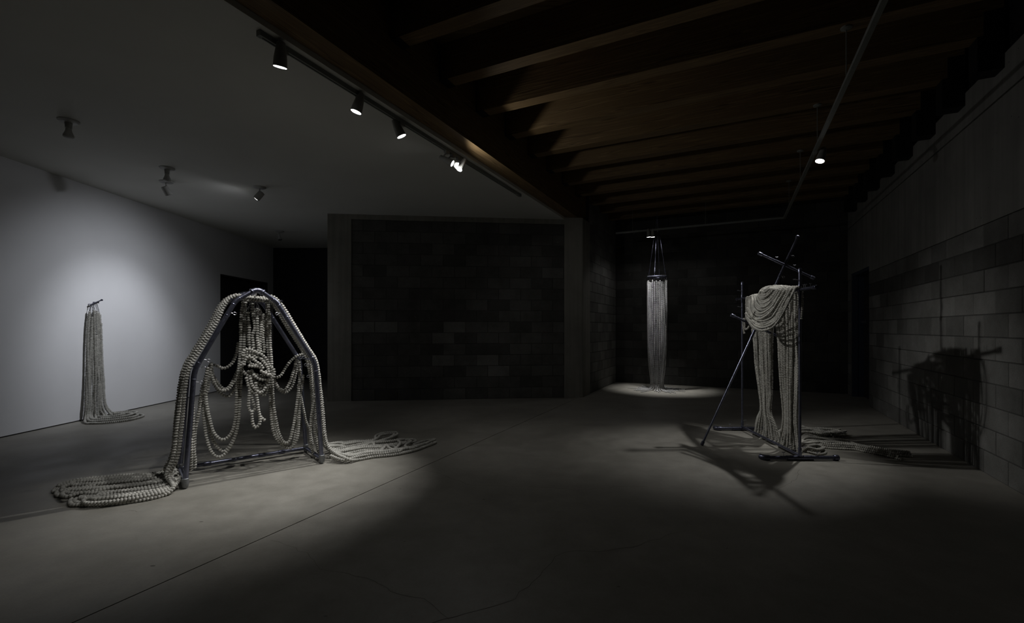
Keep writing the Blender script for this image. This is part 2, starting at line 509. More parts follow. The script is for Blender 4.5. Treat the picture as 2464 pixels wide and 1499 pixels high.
# middle block wall between two cast columns
W0 = ground(788, 966)
W1 = uv(COL_U0, SIDE_V + 0.012)
WD = (W1 - W0).normalized(); WL = (W1 - W0).length
WN = Vector((-WD.y, WD.x, 0))          # away from the room
def wp(s, d, z=0): return W0 + WD * s + WN * d + Z * z
S0, S1 = 0.41, 4.25 * WL / 4.6
wc = MB().box(wp((S0 + S1) / 2, 0.158, 1.625), WD, WN, Z, (S1 - S0) / 2, 0.14, 1.625).build('wall_middle', M['mortar'])
tag(wc, 'dark concrete block wall between two cast concrete columns', 'wall', kind='structure')
pale = {(0, 6), (1, 6), (4, 6), (4, 5), (4, 3), (6, 3), (6, 2)}
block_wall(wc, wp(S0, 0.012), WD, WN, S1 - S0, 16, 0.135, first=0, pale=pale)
MB().box(wp((S0 + S1) / 2, 0.15, 3.295), WD, WN, Z, (S1 - S0) / 2, 0.15, 0.0445).build('lintel', M['conc'], wc)
cA = MB()
cA.box(wp(S0 / 2, 0.25, 1.06), WD, WN, Z, S0 / 2, 0.25, 1.06)
cA.box(wp(S0 / 2, 0.253, 2.1225), WD, WN, Z, S0 / 2 - 0.003, 0.247, 0.0025)
cA.box(wp(S0 / 2, 0.25, 2.7325), WD, WN, Z, S0 / 2, 0.25, 0.6075)
cA = cA.build('column_left', M['conc'])
tag(cA, 'cast concrete column at the left end of the middle wall', 'column', kind='structure')
e = 0.012
pr = [wp(S1 + 0.001, 0), W1 - WD * e, W1 + DU * e, uv(COL_U1 - 0.002, SIDE_V + 0.012), uv(COL_U1 - 0.002, SIDE_V - 0.5), wp(S1 + 0.001, 0.4)]
cB = MB()
for z0, z1 in ((0, 1.885), (1.889, BEAM_Z - 0.003)):
    cB.prism([(p.x, p.y) for p in pr], z0, z1)
pr2 = [p + (wp(2, 0.4) - p).normalized() * 0.004 for p in pr]
cB.prism([(p.x, p.y) for p in pr2], 1.885, 1.889)
cB = cB.build('column_right', M['conc'])
tag(cB, 'cast concrete column carrying the end of the timber beam', 'column', kind='structure')
# wall piece above the column where the beam pocket ends
MB().ubox(9.0, COL_U1 + 0.01, SIDE_V - 0.3, SIDE_V - 0.001, BEAM_Z, DECK_Z).build('pad', M['conc'], cB)

# white wall with its doorway
D0, D1, DH = 9.43, 11.27, 2.43
lw = MB()
lw.abox(LEFTW - 0.16, LEFTW, BACK_Y, D0, 0.016, CEIL)
lw.abox(LEFTW - 0.16, LEFTW, D1, 11.52, 0.016, CEIL)
lw.abox(LEFTW - 0.16, LEFTW, D0, D1, DH, CEIL)
wl = lw.build('wall_left', M['white'])
tag(wl, 'white painted wall with a dark doorway at its far end', 'wall', kind='structure')
bs = MB()
bs.abox(LEFTW - 0.15, LEFTW - 0.012, BACK_Y, D0, 0, 0.016)
bs.abox(LEFTW - 0.15, LEFTW - 0.012, D1, 11.52, 0, 0.016)
bso = bs.build('baseboard_left', M['base'])
tag(bso, 'thin dark shadow gap under the white wall', 'baseboard', kind='structure')
# doorway lining; dark panels stand in for the unlit room behind it
dl = MB()
dl.abox(LEFTW - 0.17, LEFTW - 0.005, D0 + 0.001, D0 + 0.03, 0, DH - 0.001)
dl.abox(LEFTW - 0.17, LEFTW - 0.005, D1 - 0.03, D1 - 0.001, 0, DH - 0.001)
dl.abox(LEFTW - 0.17, LEFTW - 0.005, D0 + 0.03, D1 - 0.03, DH - 0.03, DH - 0.001)
dlo = dl.build('doorway_left', M['dark_and_unlit'])
tag(dlo, 'doorway in the white wall, dark panels for its unlit interior', 'door', kind='structure')
for a, b in ((D0 + 0.032, (D0 + D1) / 2 - 0.002), ((D0 + D1) / 2 + 0.002, D1 - 0.032)):
    MB().abox(LEFTW - 0.14, LEFTW - 0.10, a, b, 0.008, DH - 0.032).build('dark_panel', M['dark_and_unlit'], dlo)
wf = MB().abox(LEFTW - 0.16, -2.6, 11.53, 11.7, 0, CEIL).build('wall_far_left', M['dark_and_unlit'])
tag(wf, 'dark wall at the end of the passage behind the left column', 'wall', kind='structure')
wpg = MB().abox(-2.6, -2.45, 8.9, 11.7, 0, CEIL).build('wall_passage', M['dark_and_unlit'])
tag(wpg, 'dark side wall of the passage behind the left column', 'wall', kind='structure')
# the room goes on behind the camera
wk = MB().abox(-6.25, 9.5, BACK_Y - 0.2, BACK_Y, 0, DECK_Z).build('wall_behind', M['conc_wall'])
tag(wk, 'plain wall behind the viewer', 'wall', kind='structure')

# ================================================================== LIGHTING FIXTURES
TR_V, TR_Z0 = -2.92, 3.302
tk = MB()
tk.ubox(2.043, 6.23, TR_V - 0.018, TR_V + 0.018, TR_Z0 + 0.006, CEIL - 0.0005)
tk.ubox(2.043, 6.23, TR_V - 0.018, TR_V - 0.008, TR_Z0, TR_Z0 + 0.006)
tk.ubox(2.043, 6.23, TR_V + 0.008, TR_V + 0.018, TR_Z0, TR_Z0 + 0.006)
tko = empty('light_track', uv(4.1, TR_V, TR_Z0)); tag(tko, 'long grey lighting track under the white ceiling beside the beam', 'light track')
tk.build('rail', M['track'], tko)
MB().ubox(6.15, 6.27, TR_V - 0.02, TR_V + 0.02, TR_Z0 - 0.004, CEIL - 0.0005).build('feed_box', M['track'], tko)
MB().ubox(2.03, 2.06, TR_V - 0.02, TR_V + 0.02, TR_Z0 - 0.002, CEIL - 0.0005).build('end_cap', M['track'], tko)

def spot(parent, pos, aim, watts, angle, blend, col, name='beam_light', r=0.035):
    d = bpy.data.lights.new(name, 'SPOT')
    d.energy = watts; d.spot_size = math.radians(angle); d.spot_blend = blend
    d.shadow_soft_size = r; d.color = col
    o = bpy.data.objects.new(name, d); C.objects.link(o)
    o.parent = parent
    q = aim.to_track_quat('-Z', 'Y')
    o.matrix_local = Matrix.Translation(pos - wloc(parent)) @ q.to_matrix().to_4x4()
    return o
def track_head(label, mount, lens, target, power, angle, blend, col=(1, 0.99, 0.97), group=None, body='lamp_dark', spill=None, k=1.0):
    """mount: point on the underside of the rail; lens: centre of the lit face"""
    t = empty('track_spotlight', mount); tag(t, label, 'spotlight', group)
    aim = (Vector(target) - Vector(lens)).normalized()
    MB().box(mount - Z * 0.011, DU, DV, Z, 0.035, 0.016, 0.011).build('track_adapter', M[body], t)
    piv = lens - aim * 0.10
    sd = aim.cross(Z).normalized()
    yk = MB()
    up = Vector((mount.x, mount.y, mount.z - 0.02))
    yk.tube([up, up.lerp(piv - aim * 0.01 + Z * 0.045, 0.6), piv - aim * 0.01 + Z * 0.03], 0.008, 8)
    yk.build('stem', M[body], t, True)
    hs = MB().lathe(lens, -aim, [(a, r * k) for a, r in [(-0.004, 0.043), (-0.004, 0.047), (0.05, 0.044), (0.12, 0.034), (0.155, 0.027), (0.165, 0.012)]], 24)
    hs.build('housing', M[body], t, True)
    MB().lathe(lens, aim, [(0.001, 0.043 * k), (0.0055, 0.043 * k), (0.0065, 0.030 * k)], 24).build('lens', M['lens_on'], t)
    spot(t, lens + aim * 0.013, aim, power[0], angle, blend, col)
    spot(t, lens + aim * 0.013, aim, power[1], spill or 178, 0.35, col, 'spill_light')
    return t
def lens_at(px, py, z):
    y = F * (z - H) / (CY - py)
    return Vector(((px - CX) / F * y, y, z))
def on_track(u): return uv(u, TR_V, TR_Z0)
A_C = Vector((-2.45, 4.25, 0.75))     # the gable frame
D_C = Vector((2.88, 5.05, 1.25))      # the two posts
L1, L2, L3 = lens_at(674, 160, 3.17), lens_at(857, 268, 3.17), lens_at(966, 327, 3.17)
L4a, L4b, L4c = lens_at(1088, 393, 3.17), lens_at(1099, 398, 3.175), lens_at(1105, 406, 3.165)
TG = 'spotlights on the track by the beam'
track_head('nearest track spotlight, pointed steeply down, at the near end of the rail', on_track(2.22), L1, Vector((-2.2, 4.05, 0.4)), P_TRACK['t1'], 54, 0.95, group=TG)
track_head('second track spotlight from the near end, tilted to the left', on_track(2.97), L2, Vector((-2.2, 4.0, 0.5)), P_TRACK['t2'], 54, 0.95, group=TG)
track_head('single glaring track spotlight, third along the rail by the beam', on_track(3.52), L3, Vector((0.35, 5.1, 0.0)), P_TRACK['t3'], 52, 1.0, group=TG)
track_head('leftmost of the three glaring spotlights bunched on the rail', on_track(4.30), L4a, D_C + Vector((0, 0, -0.1)), P_TRACK['t4a'], 42, 0.75, group=TG, spill=178, k=0.8)
track_head('middle of the three glaring spotlights bunched on the rail', on_track(4.42), L4b, Vector((2.85, 5.0, 1.0)), P_TRACK['t4b'], 40, 0.9, group=TG, k=0.8)
track_head('lowest right of the three glaring spotlights bunched on the rail', on_track(4.55), L4c, Vector((-1.85, 4.0, 0.45)), P_TRACK['t4c'], 46, 0.9, group=TG, k=0.85)

# second track: hung on rods under the joists, turning at the back of the hall
R2V, R2Z, R2U = 0.828, 3.30, 9.63
t2 = empty('light_track', uv(5.5, R2V, R2Z)); tag(t2, 'L-shaped lighting track hung on rods under the timber joists', 'light track')
MB().ubox(0.3, R2U + 0.018, R2V - 0.018, R2V + 0.018, R2Z, R2Z + 0.032).build('rail', M['track'], t2)
MB().ubox(R2U - 0.018, R2U + 0.018, -2.25, R2V - 0.018, R2Z, R2Z + 0.032).build('cross_rail', M['track'], t2)
for k in (-2, 0, 2, 4, 6, 8):
    u = J0 + JS * k + JW / 2
    rd = MB().tube([uv(u, R2V, R2Z + 0.03), uv(u, R2V, JOIST_Z)], 0.004, 6)
    rod = rd.build('hanging_rod', M['track'], t2)
    MB().lathe(uv(u, R2V, JOIST_Z), -Z, [(0, 0.04), (0.012, 0.04), (0.022, 0.012)], 16).build('canopy', M['track'], rod, True)
for v in (-1.9, -0.5):
    u = R2U
    MB().tube([uv(u, v, R2Z + 0.03), uv(u, v, DECK_Z)], 0.004, 6).build('hanging_rod', M['track'], t2)
LR = Vector((3.565, 5.265, 3.245 - 0.10))
LR = at(1973, 387, 5.1)
track_head('glaring spotlight hung from the right-hand track beyond the posts', uv(LR.dot(DU) + 0.05, R2V, R2Z), LR, Vector((2.5, 4.85, 0.6)), P_RIGHT, 53, 0.85, group='spotlights on the L-shaped track')
for i, px in enumerate((1561, 1571)):
    L = at(px, 570, 9.33)
    lab = ('left', 'right')[i] + ' one of the paired spotlights above the hanging bead curtain'
    uu = L.dot(DU)
    track_head(lab, uv(R2U, L.dot(DV), R2Z), L, Vector((3.09 + 0.02 * i, 9.6, 0.6)), P_CURTAIN, 46, 1.0, group='spotlights on the L-shaped track', body='lamp_dark', spill=150, k=0.85)

# ceiling spotlights on round plates
def ceiling_spot(label, base, aim, kind, power=None, col=None):
    t = empty('ceiling_spotlight', base); tag(t, label, 'spotlight', 'spotlights on the white ceiling')
    MB().lathe(base, -Z, [(0, 0.085), (0.008, 0.085), (0.018, 0.07), (0.022, 0.03)], 24).build('ceiling_plate', M['lamp'], t, True)
    aim = Vector(aim).normalized()
    if kind == 'bulb':
        MB().lathe(base - Z * 0.02, -Z, [(0, 0.030), (0.05, 0.026), (0.055, 0.03)], 16).build('lampholder', M['lamp_dark'], t, True)
        MB().lathe(base - Z * 0.075, -Z, [(0, 0.022), (0.03, 0.026), (0.07, 0.042), (0.085, 0.043), (0.095, 0.034), (0.1, 0.01)], 18).build('bulb', M['lamp'], t, True)
        for k in range(4):
            a = math.pi / 4 + k * math.pi / 2
            MB().lathe(base + Vector((math.cos(a), math.sin(a), 0)) * 0.062 - Z * 0.012, -Z, [(0, 0.013), (0.008, 0.012)], 10).build('plate_cap', M['lamp'], t)
        return t
    neck = base - Z * 0.02
    piv = base - Z * 0.085
    MB().tube([neck, piv + Z * 0.01], 0.009, 8).build('stem', M['lamp'], t, True)
    MB().lathe(piv, aim.cross(Z), [(-0.016, 0.012), (0.016, 0.012)], 12).build('swivel', M['lamp'], t, True)
    c = piv + aim * 0.01 - Z * 0.03
    if kind == 'can':
        prof = [(-0.06, 0.034), (-0.055, 0.043), (0.06, 0.046), (0.06, 0.040)]
    else:
        prof = [(-0.06, 0.018), (-0.03, 0.022), (0.03, 0.030), (0.07, 0.048), (0.07, 0.042)]
    MB().lathe(c, aim, prof, 20).build('housing', M['lamp'], t, True)
    front = prof[-1][0]
    MB().lathe(c, aim, [(front + 0.001, 0.039), (front + 0.004, 0.036)], 20).build('lens', M['lens_on'] if power else M['lens_off'], t)
    if power:
        spot(t, c + aim * (front + 0.012), aim, power[0], 58, 1.0, col, r=0.03)
        spot(t, c + aim * (front + 0.012), aim, power[2], 100, 1.0, col, 'halo_light', r=0.03)
        spot(t, c + aim * (front + 0.012), aim, power[1], 165, 0.6, col, 'spill_light', r=0.05)
    return t
ceiling_spot('unlit bulb on a round ceiling plate, nearest the left edge', lens_at(165, 290, CEIL), (0, 0, -1), 'bulb')
ceiling_spot('unlit bulb on a small ceiling plate just above the white can lamp', lens_at(402, 404, CEIL), (0, 0, -1), 'bulb')
ceiling_spot('white can spotlight on the ceiling catching light on its side', lens_at(400, 437, CEIL), (0.25, 0.55, -1.0), 'can')
WALL_LAMP = lens_at(625, 450, CEIL)
ceiling_spot('can spotlight throwing a streak of light along the ceiling', WALL_LAMP, Vector((LEFTW, 6.95, 0.95)) - (WALL_LAMP - Z * 0.1), 'can', P_WALL, (0.90, 0.93, 1.0))
ceiling_spot('small flared spotlight in the dark by the left column', lens_at(672, 556, CEIL), (0.4, -0.3, -1.0), 'flare')

# ================================================================== BEADS
def catmull(P, closed=False, n=10):
    P = np.array([tuple(p) for p in P], float)
    Q = np.vstack([2 * P[0] - P[1], P, 2 * P[-1] - P[-2]])
    out = []
    t = np.linspace(0, 1, n, endpoint=False)[:, None]
    for i in range(1, len(Q) - 2):
        p0, p1, p2, p3 = Q[i - 1], Q[i], Q[i + 1], Q[i + 2]
        out.append(0.5 * ((2 * p1) + (-p0 + p2) * t + (2 * p0 - 5 * p1 + 4 * p2 - p3) * t ** 2 + (-p0 + 3 * p1 - 3 * p2 + p3) * t ** 3))
    out.append(P[-1][None])
    return np.vstack(out)
def resample(P, step, start=0.5):
    d = np.linalg.norm(np.diff(P, axis=0), axis=1)
    s = np.concatenate([[0], np.cumsum(d)])
    L = s[-1]
    k = np.arange(step * start, L, step)
    pos = np.stack([np.interp(k, s, P[:, i]) for i in range(3)], 1)
    e = step * 0.5
    a = np.stack([np.interp(np.clip(k - e, 0, L), s, P[:, i]) for i in range(3)], 1)
    b = np.stack([np.interp(np.clip(k + e, 0, L), s, P[:, i]) for i in range(3)], 1)
    t = b - a
    t /= np.maximum(np.linalg.norm(t, axis=1), 1e-9)[:, None]
    return pos, t
def bead_proto(seg):
    """a slightly flattened clay bead, axis along z; half height 1, radius 1"""
    prof = [(-1.0, 0.16), (-0.80, 0.72), (-0.28, 0.985), (0.28, 0.985), (0.80, 0.72), (1.0, 0.16)] if seg > 7 else \
           [(-1.0, 0.2), (-0.5, 0.93), (0.5, 0.93), (1.0, 0.2)]
    m = len(prof)
    v = np.array([(r * math.cos(2 * math.pi * k / seg), r * math.sin(2 * math.pi * k / seg), h) for h, r in prof for k in range(seg)])
    quads = np.array([(i * seg + k, i * seg + (k + 1) % seg, (i + 1) * seg + (k + 1) % seg, (i + 1) * seg + k)
                      for i in range(m - 1) for k in range(seg)])
    return v, quads
_PROTO = {}
_shared = {}
def frames(t):
    ref = np.tile(np.array([0.31, 0.22, 0.925]), (len(t), 1))
    m = np.abs((t * ref).sum(1)) > 0.93
    ref[m] = (1.0, 0.1, 0.0)
    x = np.cross(ref, t); x /= np.linalg.norm(x, axis=1)[:, None]
    y = np.cross(t, x)
    return x, y
def strand(pts, rad, pitch, mat, parent, name='bead_strand', seg=8, single=False, cord=True, smooth=10, fill=0.97, raw=False):
    """one threaded string of beads following the points"""
    P = catmull(pts, n=smooth) if not raw else np.array(pts, float)
    pos, t = resample(P, pitch, rng.uniform(0.1, 0.9))
    if len(pos) < 2: return None
    n = len(pos)
    off = np.array(wloc(parent))
    r = rad * rng.uniform(0.88, 1.08, n)
    h = pitch * 0.5 * fill * rng.uniform(0.92, 1.04, n)
    t = t + rng.normal(0, 0.07, t.shape); t /= np.linalg.norm(t, axis=1)[:, None]
    x, y = frames(t)
    cord_pts = [Vector(p) for p in P[::2]] + [Vector(P[-1])]
    if single:
        if seg not in _PROTO: _PROTO[seg] = bead_proto(seg)
        key = ('bead', seg, rad, pitch, mat.name)
        if key not in _shared:
            v, q = _PROTO[seg]
            me = bpy.data.meshes.new('bead')
            top = tuple(range(len(v) - seg, len(v))); bot = tuple(range(seg - 1, -1, -1))
            me.from_pydata([tuple(p) for p in (v * np.array([rad, rad, pitch * 0.5 * fill]))], [], [tuple(a) for a in q] + [top, bot])
            me.polygons.foreach_set('use_smooth', [True] * len(me.polygons))
            me.materials.append(mat); _shared[key] = me
        so = MB().tube(cord_pts, 0.003, 4).build(name, M['cord'], parent)
        for i in range(n):
            o = bpy.data.objects.new('bead', _shared[key]); C.objects.link(o)
            o.parent = so
            R = Matrix((Vector(x[i]), Vector(y[i]), Vector(t[i]))).transposed().to_4x4()
            k = r[i] / rad
            o.matrix_local = Matrix.Translation(Vector(pos[i])) @ R @ Matrix.Diagonal((k, k, h[i] / (pitch * 0.5 * fill), 1))
        return so
    if seg not in _PROTO: _PROTO[seg] = bead_proto(seg)
    v, q = _PROTO[seg]
    V = (pos[:, None, :] + x[:, None, :] * (v[None, :, 0:1] * r[:, None, None]) + y[:, None, :] * (v[None, :, 1:2] * r[:, None, None])
         + t[:, None, :] * (v[None, :, 2:3] * h[:, None, None]))
    m = len(v)
    V = V.reshape(-1, 3) - off
    Q = (q[None] + (np.arange(n) * m)[:, None, None]).reshape(-1)
    caps = []
    nq = len(Q) // 4
    if cord:
        cb = MB().tube([p - Vector(off) for p in cord_pts], 0.0028, 4)
        base = len(V)
        V = np.vstack([V, np.array(cb.v)])
        cq = np.array([f for f in cb.f if len(f) == 4]).reshape(-1) + base
        Q = np.concatenate([Q, cq])
    me = bpy.data.meshes.new(name)
    nf = len(Q) // 4
    me.vertices.add(len(V)); me.vertices.foreach_set('co', V.astype(np.float32).reshape(-1))
    me.loops.add(len(Q)); me.loops.foreach_set('vertex_index', Q.astype(np.int32))
    me.polygons.add(nf)
    me.polygons.foreach_set('loop_start', (np.arange(nf) * 4).astype(np.int32))
    me.polygons.foreach_set('loop_total', np.full(nf, 4, np.int32))
    me.polygons.foreach_set('use_smooth', np.ones(nf, bool))
    me.materials.append(mat); me.materials.append(M['cord'])
    if cord:
        mi = np.zeros(nf, np.int32); mi[nq:] = 1
        me.polygons.foreach_set('material_index', mi)
    me.update(calc_edges=True)
    o = bpy.data.objects.new(name, me); C.objects.link(o); o.parent = parent
    return o
def wob(p, s):
    return Vector(p) + Vector((random.gauss(0, s), random.gauss(0, s), random.gauss(0, s * 0.4)))
def lerp2(A, B, t):
    return A + (B - A) * t
def along(pts, s):
    """point at fraction s of a polyline"""
    P = [Vector(p) for p in pts]
    L = [0.0]
    for a, b in zip(P[:-1], P[1:]): L.append(L[-1] + (b - a).length)
    d = max(0.0, min(1.0, s)) * L[-1]
    for i in range(len(P) - 1):
        if d <= L[i + 1] or i == len(P) - 2:
            return P[i].lerp(P[i + 1], (d - L[i]) / max(L[i + 1] - L[i], 1e-6))

def pipe(mb_pts, r, name, parent, mat='pipe', seg=14):
    return MB().tube(mb_pts, r, seg).build(name, M[mat], parent, True)
def collar(p, ax, r, ln, name, parent, mat='dark_pipe'):
    return MB().lathe(Vector(p), ax, [(-ln / 2, r * 0.92), (-ln / 2 + 0.004, r), (ln / 2 - 0.004, r), (ln / 2, r * 0.92)], 16).build(name, M[mat], parent, True)
def thumb_screw(p, d, parent, ring=True, size=1.0, name='eye_screw'):
    """a screw standing out of a pipe with an eye (or a small wing) at its end"""
    p = Vector(p); d = Vector(d).normalized()
    mb = MB().tube([p, p + d * 0.035 * size], 0.0035 * size, 6)
    c = p + d * 0.055 * size
    side = d.cross(Z)
    side = side.normalized() if side.length > 0.1 else Vector((1, 0, 0))
    if ring:
        up = side.cross(d)
        pts = [c + (d * math.cos(a) * 1.4 + up * math.sin(a)) * 0.015 * size for a in np.linspace(math.pi, -math.pi, 13)]
        mb.tube(pts, 0.003 * size, 6)
    else:
        mb.tube([c - d * 0.015 * size + side * 0.016 * size, c - d * 0.02 * size, c - d * 0.015 * size - side * 0.016 * size], 0.0045 * size, 6)
    return mb.build(name, M['chrome'], parent, True)

# ================================================================== GABLE FRAME (left)
FO = Vector((-2.24, 4.03, 0))
E1 = Vector((0.767, 0.641, 0)).normalized()
E2 = Vector((-E1.y, E1.x, 0))
FD = 0.52
def A(a, d, z): return FO + E1 * a + E2 * d + Z * z
def Ap(px, py, d):
    dr = Vector(((px - CX) / F, 1.0, (CY - py) / F))
    o = Vector((0, 0, H))
    t = (d - (o - FO).dot(E2)) / dr.dot(E2)
    return o + dr * t
PR = 0.0192
fr = empty('gable_frame', FO); tag(fr, 'gable-shaped blue-grey steel pipe frame with beads draped over it', 'pipe frame')
def arc(p, c, q, n=6, k=0.06):
    """rounded corner at c between p and q"""
    c = Vector(c); a = c + (Vector(p) - c).normalized() * k; b = c + (Vector(q) - c).normalized() * k
    return [a.lerp(c, t).lerp(c.lerp(b, t), t) for t in np.linspace(0, 1, n)]
prof = [(-0.535, 0.03), (-0.475, 0.955), (-0.18, 1.54), (-0.015, 1.65), (0.14, 1.54), (0.475, 0.965), (0.535, 0.03)]
for d in (0.0, FD):
    P = [A(a, d, z) for a, z in prof]
    KC = [0.0, 0.07, 0.035, 0.045, 0.035, 0.07, 0.0]
    for i, nm in ((0, 'leg'), (5, 'leg'), (1, 'rafter'), (4, 'rafter'), (2, 'ridge_pipe'), (3, 'ridge_pipe')):
        dr = (P[i + 1] - P[i]).normalized()
        pipe([P[i] + dr * max(0, KC[i] - 0.004), P[i + 1] - dr * max(0, KC[i + 1] - 0.004)], PR, nm, fr)
    for i, nm in ((1, 'eave_elbow'), (2, 'shoulder_elbow'), (4, 'shoulder_elbow'), (5, 'eave_elbow')):
        ea = arc(P[i - 1], P[i], P[i + 1], 8, KC[i])
        el = pipe(ea, PR + 0.001, nm, fr)
        for q, t in ((ea[0], ea[1] - ea[0]), (ea[-1], ea[-1] - ea[-2])):
            collar(q, t, PR + 0.0026, 0.008, 'flange', fr, 'pipe')
    ap = arc(P[2], P[3], P[4], 10, 0.05)
    pipe(ap, PR + 0.006, 'apex_elbow', fr)
    for q, t in ((ap[0], P[2] - P[3]), (ap[-1], P[4] - P[3])):
        collar(q, t, PR + 0.011, 0.014, 'flange', fr, 'pipe')
    for i in (0, 6):
        c = P[i]
        MB().lathe(c + Z * 0.055, -Z, [(0, PR + 0.004), (0.003, PR + 0.007), (0.05, PR + 0.007), (0.072, PR + 0.001), (0.083, 0.010)], 18).build('pipe_foot', M['cap'], fr, True)
    # couplings halfway up the rafters
    for i, j, t in ((1, 2, 0.78), (4, 5, 0.24)):
        dr = (P[j] - P[i])
        collar(P[i] + dr * t, dr, PR + 0.0022, 0.012, 'coupling', fr, 'pipe')
for a in (-0.535, 0.535):
    pipe([A(a, 0.0, 0.045), A(a, FD, 0.045)], 0.019, 'base_pipe', fr, 'dark_pipe')
pipe([A(-0.53, FD, 0.045), A(0.53, FD, 0.045)], 0.017, 'base_pipe', fr, 'pipe')
for a, t in ((-0.33, 0), (0.12, 0), (0.30, 0)):
    collar(A(a, FD, 0.045), E1, 0.021, 0.06, 'coupling', fr, 'dark_pipe')
for a, z in ((-0.475, 0.985), (-0.21, 1.55), (0.185, 1.55), (0.475, 0.995)):
    pipe([A(a, 0, z), A(a, FD, z)], 0.009, 'purlin', fr, 'dark_pipe', 8)
# eye screws on the inside of the front gable
for (px, py, dx, dz) in ((552, 752, 1, -0.2), (677, 752, -1, -0.3), (489, 864, 1, -0.35), (476, 887, 1, 0.1), (470, 919, 1, -0.1), (733, 856, -1, -0.4), (746, 876, -1, -0.1), (752, 903, -1, -0.15)):
    p = Ap(px, py, 0)
    thumb_screw(p, E1 * dx + Z * dz - E2 * 0.15, fr, size=0.72)

# ---- strands over the roof, running into piles on both sides
BR, BP = 0.0156, 0.0222
gd = empty('bead_garland', A(0, 0.25, 0)); tag(gd, 'grey clay bead strands draped over the gable frame into two floor piles', 'bead strands')
GU = [ground(*p) for p in ((430, 1112), (402, 1137), (360, 1146), (300, 1149), (240, 1155), (190, 1157), (152, 1167), (128, 1183))]
GL = [ground(*p) for p in ((442, 1168), (415, 1190), (370, 1204), (320, 1213), (270, 1220), (225, 1223), (170, 1222), (132, 1208))]
RU = [ground(*p) for p in ((781, 1084), (805, 1074), (835, 1067), (864, 1063), (900, 1067), (935, 1065), (965, 1060), (1000, 1059), (1054, 1062))]
RL = [ground(*p) for p in ((783, 1110), (806, 1119), (826, 1119), (850, 1113), (885, 1104), (930, 1101), (965, 1096), (1000, 1089), (1050, 1068))]
def pile_point(U_, L_, s, t, z): 
    p = along(L_, s).lerp(along(U_, s), t)
    return Vector((p.x, p.y, z))
def hairpin(U_, L_, ta, tb, smax, lay, seed, s_in=0.22, s_out=0.12):
    r_ = random.Random(seed)
    out = []
    ss = [0.30, 0.42, 0.54, 0.66, 0.78, 0.89, 0.965]
    wv = r_.uniform(0, 6.28); am = r_.uniform(0.008, 0.026)
    def tt(t, s, ph): return t + am * math.sin(5.5 * s + wv + ph) * min(1, s * 3)
    z = BR * 0.95 + lay * BR * 1.35
    out.append(pile_point(U_, L_, s_in * smax, tt(ta, s_in, 0), z + 0.03))
    for s in ss:
        out.append(pile_point(U_, L_, s * smax, tt(ta, s, 0), z))
    out.append(pile_point(U_, L_, smax, tt((ta + tb) / 2, 1, 0.2), z))
    for s in list(reversed(ss)) + [0.2, s_out]:
        lift = BR * 1.5 if s < 0.25 else 0
        out.append(pile_point(U_, L_, s * smax, tt(tb, s, 0.4), z + lift))
    return out
NR = 9
for j in range(NR):
    d = 0.05 + 0.036 * j
    of = 0.030 if j % 2 == 0 else 0.050
    lob, k = j // 3, j % 3
    t0 = lob / 3.0
    w6 = 1 / 18.0
    ta, tb = t0 + (k + 0.5) * w6, t0 + (5 - k + 0.5) * w6
    smL = (0.80, 0.97, 1.0)[lob] - 0.035 * k
    left = hairpin(GU, GL, ta, tb, smL, 0 if k < 2 else 1, 10 + j)
    smR = (0.99, 0.60, 0.80)[lob] - 0.05 * k
    right = hairpin(RU, RL, ta, tb, smR, 0 if k < 2 else 1, 40 + j)
    jit = lambda s=0.003: random.gauss(0, s)
    up = [A(-0.60 - of, d, 0.115), A(-0.555 - of, d, 0.26), A(-0.525 - of, d, 0.55), A(-0.505 - of * 0.9, d, 0.80),
          A(-0.475 - of * 0.9, d, 0.97), A(-0.40 - of * 0.8, d, 1.13), A(-0.30 - of * 0.75, d, 1.34), A(-0.22 - of * 0.6, d, 1.52),
          A(-0.165, d, 1.575 + of * 0.35), A(-0.09, d, 1.565 + 0.01 * k)]
    mid = [A(0.0, d, 1.555 + 0.012 * k)]
    dn = [A(0.08, d, 1.565 + 0.01 * k), A(0.125, d, 1.578 + of * 0.3), A(0.18 + of * 0.55, d, 1.51), A(0.268 + of * 0.7, d, 1.34), A(0.385 + of * 0.75, d, 1.14),
          A(0.47 + of * 0.8, d, 0.99), A(0.50 + of * 0.75, d, 0.80), A(0.52 + of * 0.75, d, 0.55), A(0.545 + of * 0.9, d, 0.27), A(0.59 + of, d, 0.115)]
    up = [p + E1 * jit() + E2 * jit(0.008) for p in up]
    dn = [p + E1 * jit() + E2 * jit(0.008) for p in dn]
    strand(list(reversed(left)) + up + mid + dn + right, BR, BP, M['clay'], gd)
for k, (ta, tb, sm, ly) in enumerate(((0.02, 0.16, 0.70, 1), (0.30, 0.38, 0.9, 0), (0.35, 0.50, 0.86, 1), (0.62, 0.70, 0.95, 0), (0.66, 0.84, 0.82, 1), (0.92, 1.02, 0.74, 0), (0.12, 0.30, 0.62, 1))):
    strand(hairpin(GU, GL, ta, tb, sm, ly, 70 + k, 0.10, 0.2), BR, BP, M['clay'], gd)
for k, (ta, tb, sm, ly) in enumerate(((0.05, 0.20, 0.62, 1), (0.30, 0.45, 0.50, 1), (0.62, 0.72, 0.70, 0), (0.9, 1.0, 0.55, 0), (0.55, 0.8, 0.45, 1))):
    strand(hairpin(RU, RL, ta, tb, sm, ly, 90 + k, 0.10, 0.2), BR, BP, M['clay'], gd)
